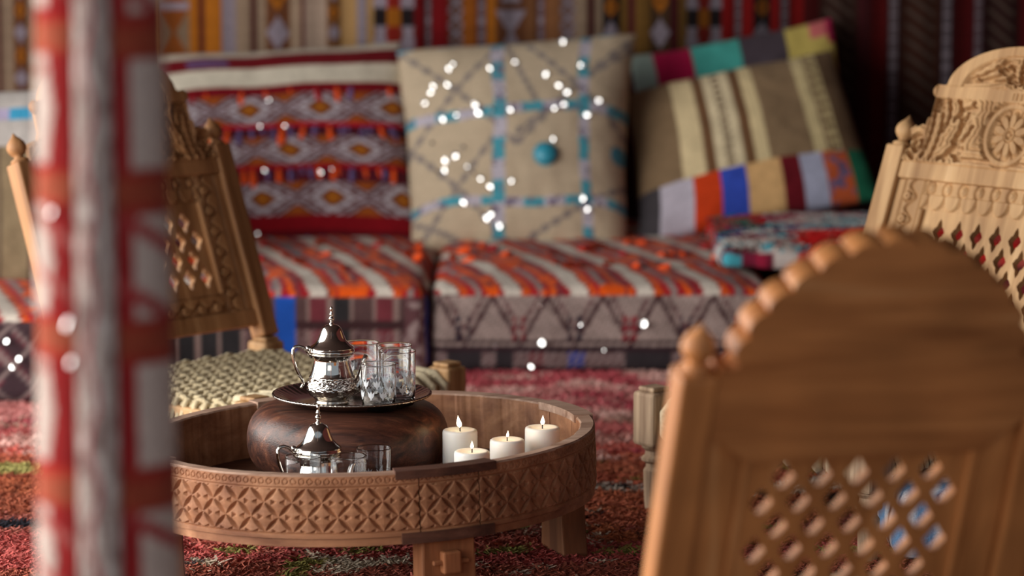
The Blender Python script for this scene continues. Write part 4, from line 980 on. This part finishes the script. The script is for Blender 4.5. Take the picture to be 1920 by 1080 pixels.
# ---------------- wrapped tent pole in the foreground
PY = 3.3; pl = P(197, 540, PY)
pole = empty('tent_pole', (pl.x, PY, 0), 0, 'blurred tent pole wrapped in red and cream kilim, left foreground', 'pole')
MB().lathe([(.05, 0), (.052, .01), (.050, 2.45), (.048, 2.46)], 32).build('wooden_core', M_GREYW, pole, True)
def wrapc(side):
    def f(a, z):   # a: 0..1 across the strip
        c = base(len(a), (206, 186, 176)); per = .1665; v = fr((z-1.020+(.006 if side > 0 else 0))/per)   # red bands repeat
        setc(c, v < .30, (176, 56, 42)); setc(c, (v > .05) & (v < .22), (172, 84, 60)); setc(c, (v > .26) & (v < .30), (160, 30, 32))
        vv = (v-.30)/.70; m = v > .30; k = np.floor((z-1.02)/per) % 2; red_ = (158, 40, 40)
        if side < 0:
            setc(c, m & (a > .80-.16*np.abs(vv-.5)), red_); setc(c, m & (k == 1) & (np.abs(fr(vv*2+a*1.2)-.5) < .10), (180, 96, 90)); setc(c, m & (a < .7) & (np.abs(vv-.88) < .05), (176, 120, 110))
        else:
            c[m] *= .8; setc(c, m & ((a < .15) | (a > .74)), (140, 34, 36)); setc(c, m & (k == 1) & (np.abs(fr(vv*1.5+a)-.5) < .12), (150, 54, 54)); setc(c, ~m, (140, 44, 36)); setc(c, (v > .05) & (v < .22), (142, 62, 44))  # right strip painted darker than the left, its shade put into the colours
        return c*(.85+.3*fbm(a*20, z*90, 3))[:, None]
    return f
def midc(a, z):
    c = base(len(a), (176, 158, 150)); q = fbm(a*10+z*8, z*55, 9); setc(c, q < .40, (132, 108, 104)); setc(c, q > .66, (206, 194, 188)); setc(c, (np.abs(a-.45+.1*np.sin(z*60)) < .05), (164, 92, 92)); return c
def strip(name, a0, a1, r0, bul, colf, z0, z1, label):
    na, nz = 44, 420; T, Z = np.meshgrid(np.linspace(0, 1, na), np.linspace(z0, z1, nz), indexing='ij'); t = T.ravel(); z = Z.ravel()
    A = np.radians(a0+(a1-a0)*t-90); r = r0+bul*np.sin(PI*t)**.7+.0115*np.clip((1.24-z)/.63, -1, 1.6)+.0015*(fbm(t*8, z*40, 3)-.5)
    V = np.stack([r*np.cos(A), r*np.sin(A), z], 1); V2 = V.copy(); V2[:, :2] *= ((r0-.008)/r)[:, None]; n = len(V); Q = gridq(na, nz)
    rim = [(j, j+1, j+1+n, j+n) for j in range(nz-1)]+[((na-1)*nz+j+n, (na-1)*nz+j+1+n, (na-1)*nz+j+1, (na-1)*nz+j) for j in range(nz-1)]
    o = mkquads(name, np.vstack([V, V2]), np.vstack([Q, Q[:, ::-1]+n, np.array(rim)]), M_RIB, pole, True, np.vstack([colf(t, z)]*2)); o['label'] = label
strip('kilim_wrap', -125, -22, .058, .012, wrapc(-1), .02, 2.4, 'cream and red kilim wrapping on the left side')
strip('kilim_wrap', 19, 125, .058, .012, wrapc(1), .02, 2.4, 'red and cream kilim wrapping on the right side, shade put into its colours')
strip('woven_band', -21, 18, .060, .012, midc, .02, 2.4, 'grey brown woven band down the front')
strip('woven_band', 127, 233, .058, .008, midc, .02, 2.4, 'grey brown woven band down the rear')
for (px, py, s_) in [(123, 607, 1.1), (131, 678, .9), (92, 400, .7)]:
    q = P(px, py, PY-.07); d = Vector((q.x-pl.x, 0, 0)); rr = .073; y_ = -math.sqrt(max(rr*rr-d.x**2, 0)); o = sequin(pole, Vector((d.x, y_, q.z)), Vector((0, -1, 0)), False, s_*.8)
    nn = ((LIGHTP-Vector((pl.x, PY, 1))).normalized()+(CAM-Vector((pl.x, PY, 1))).normalized()).normalized(); o.rotation_euler = nn.to_track_quat('Z', 'Y').to_euler(); o.location = Vector((d.x, y_-.004, q.z))
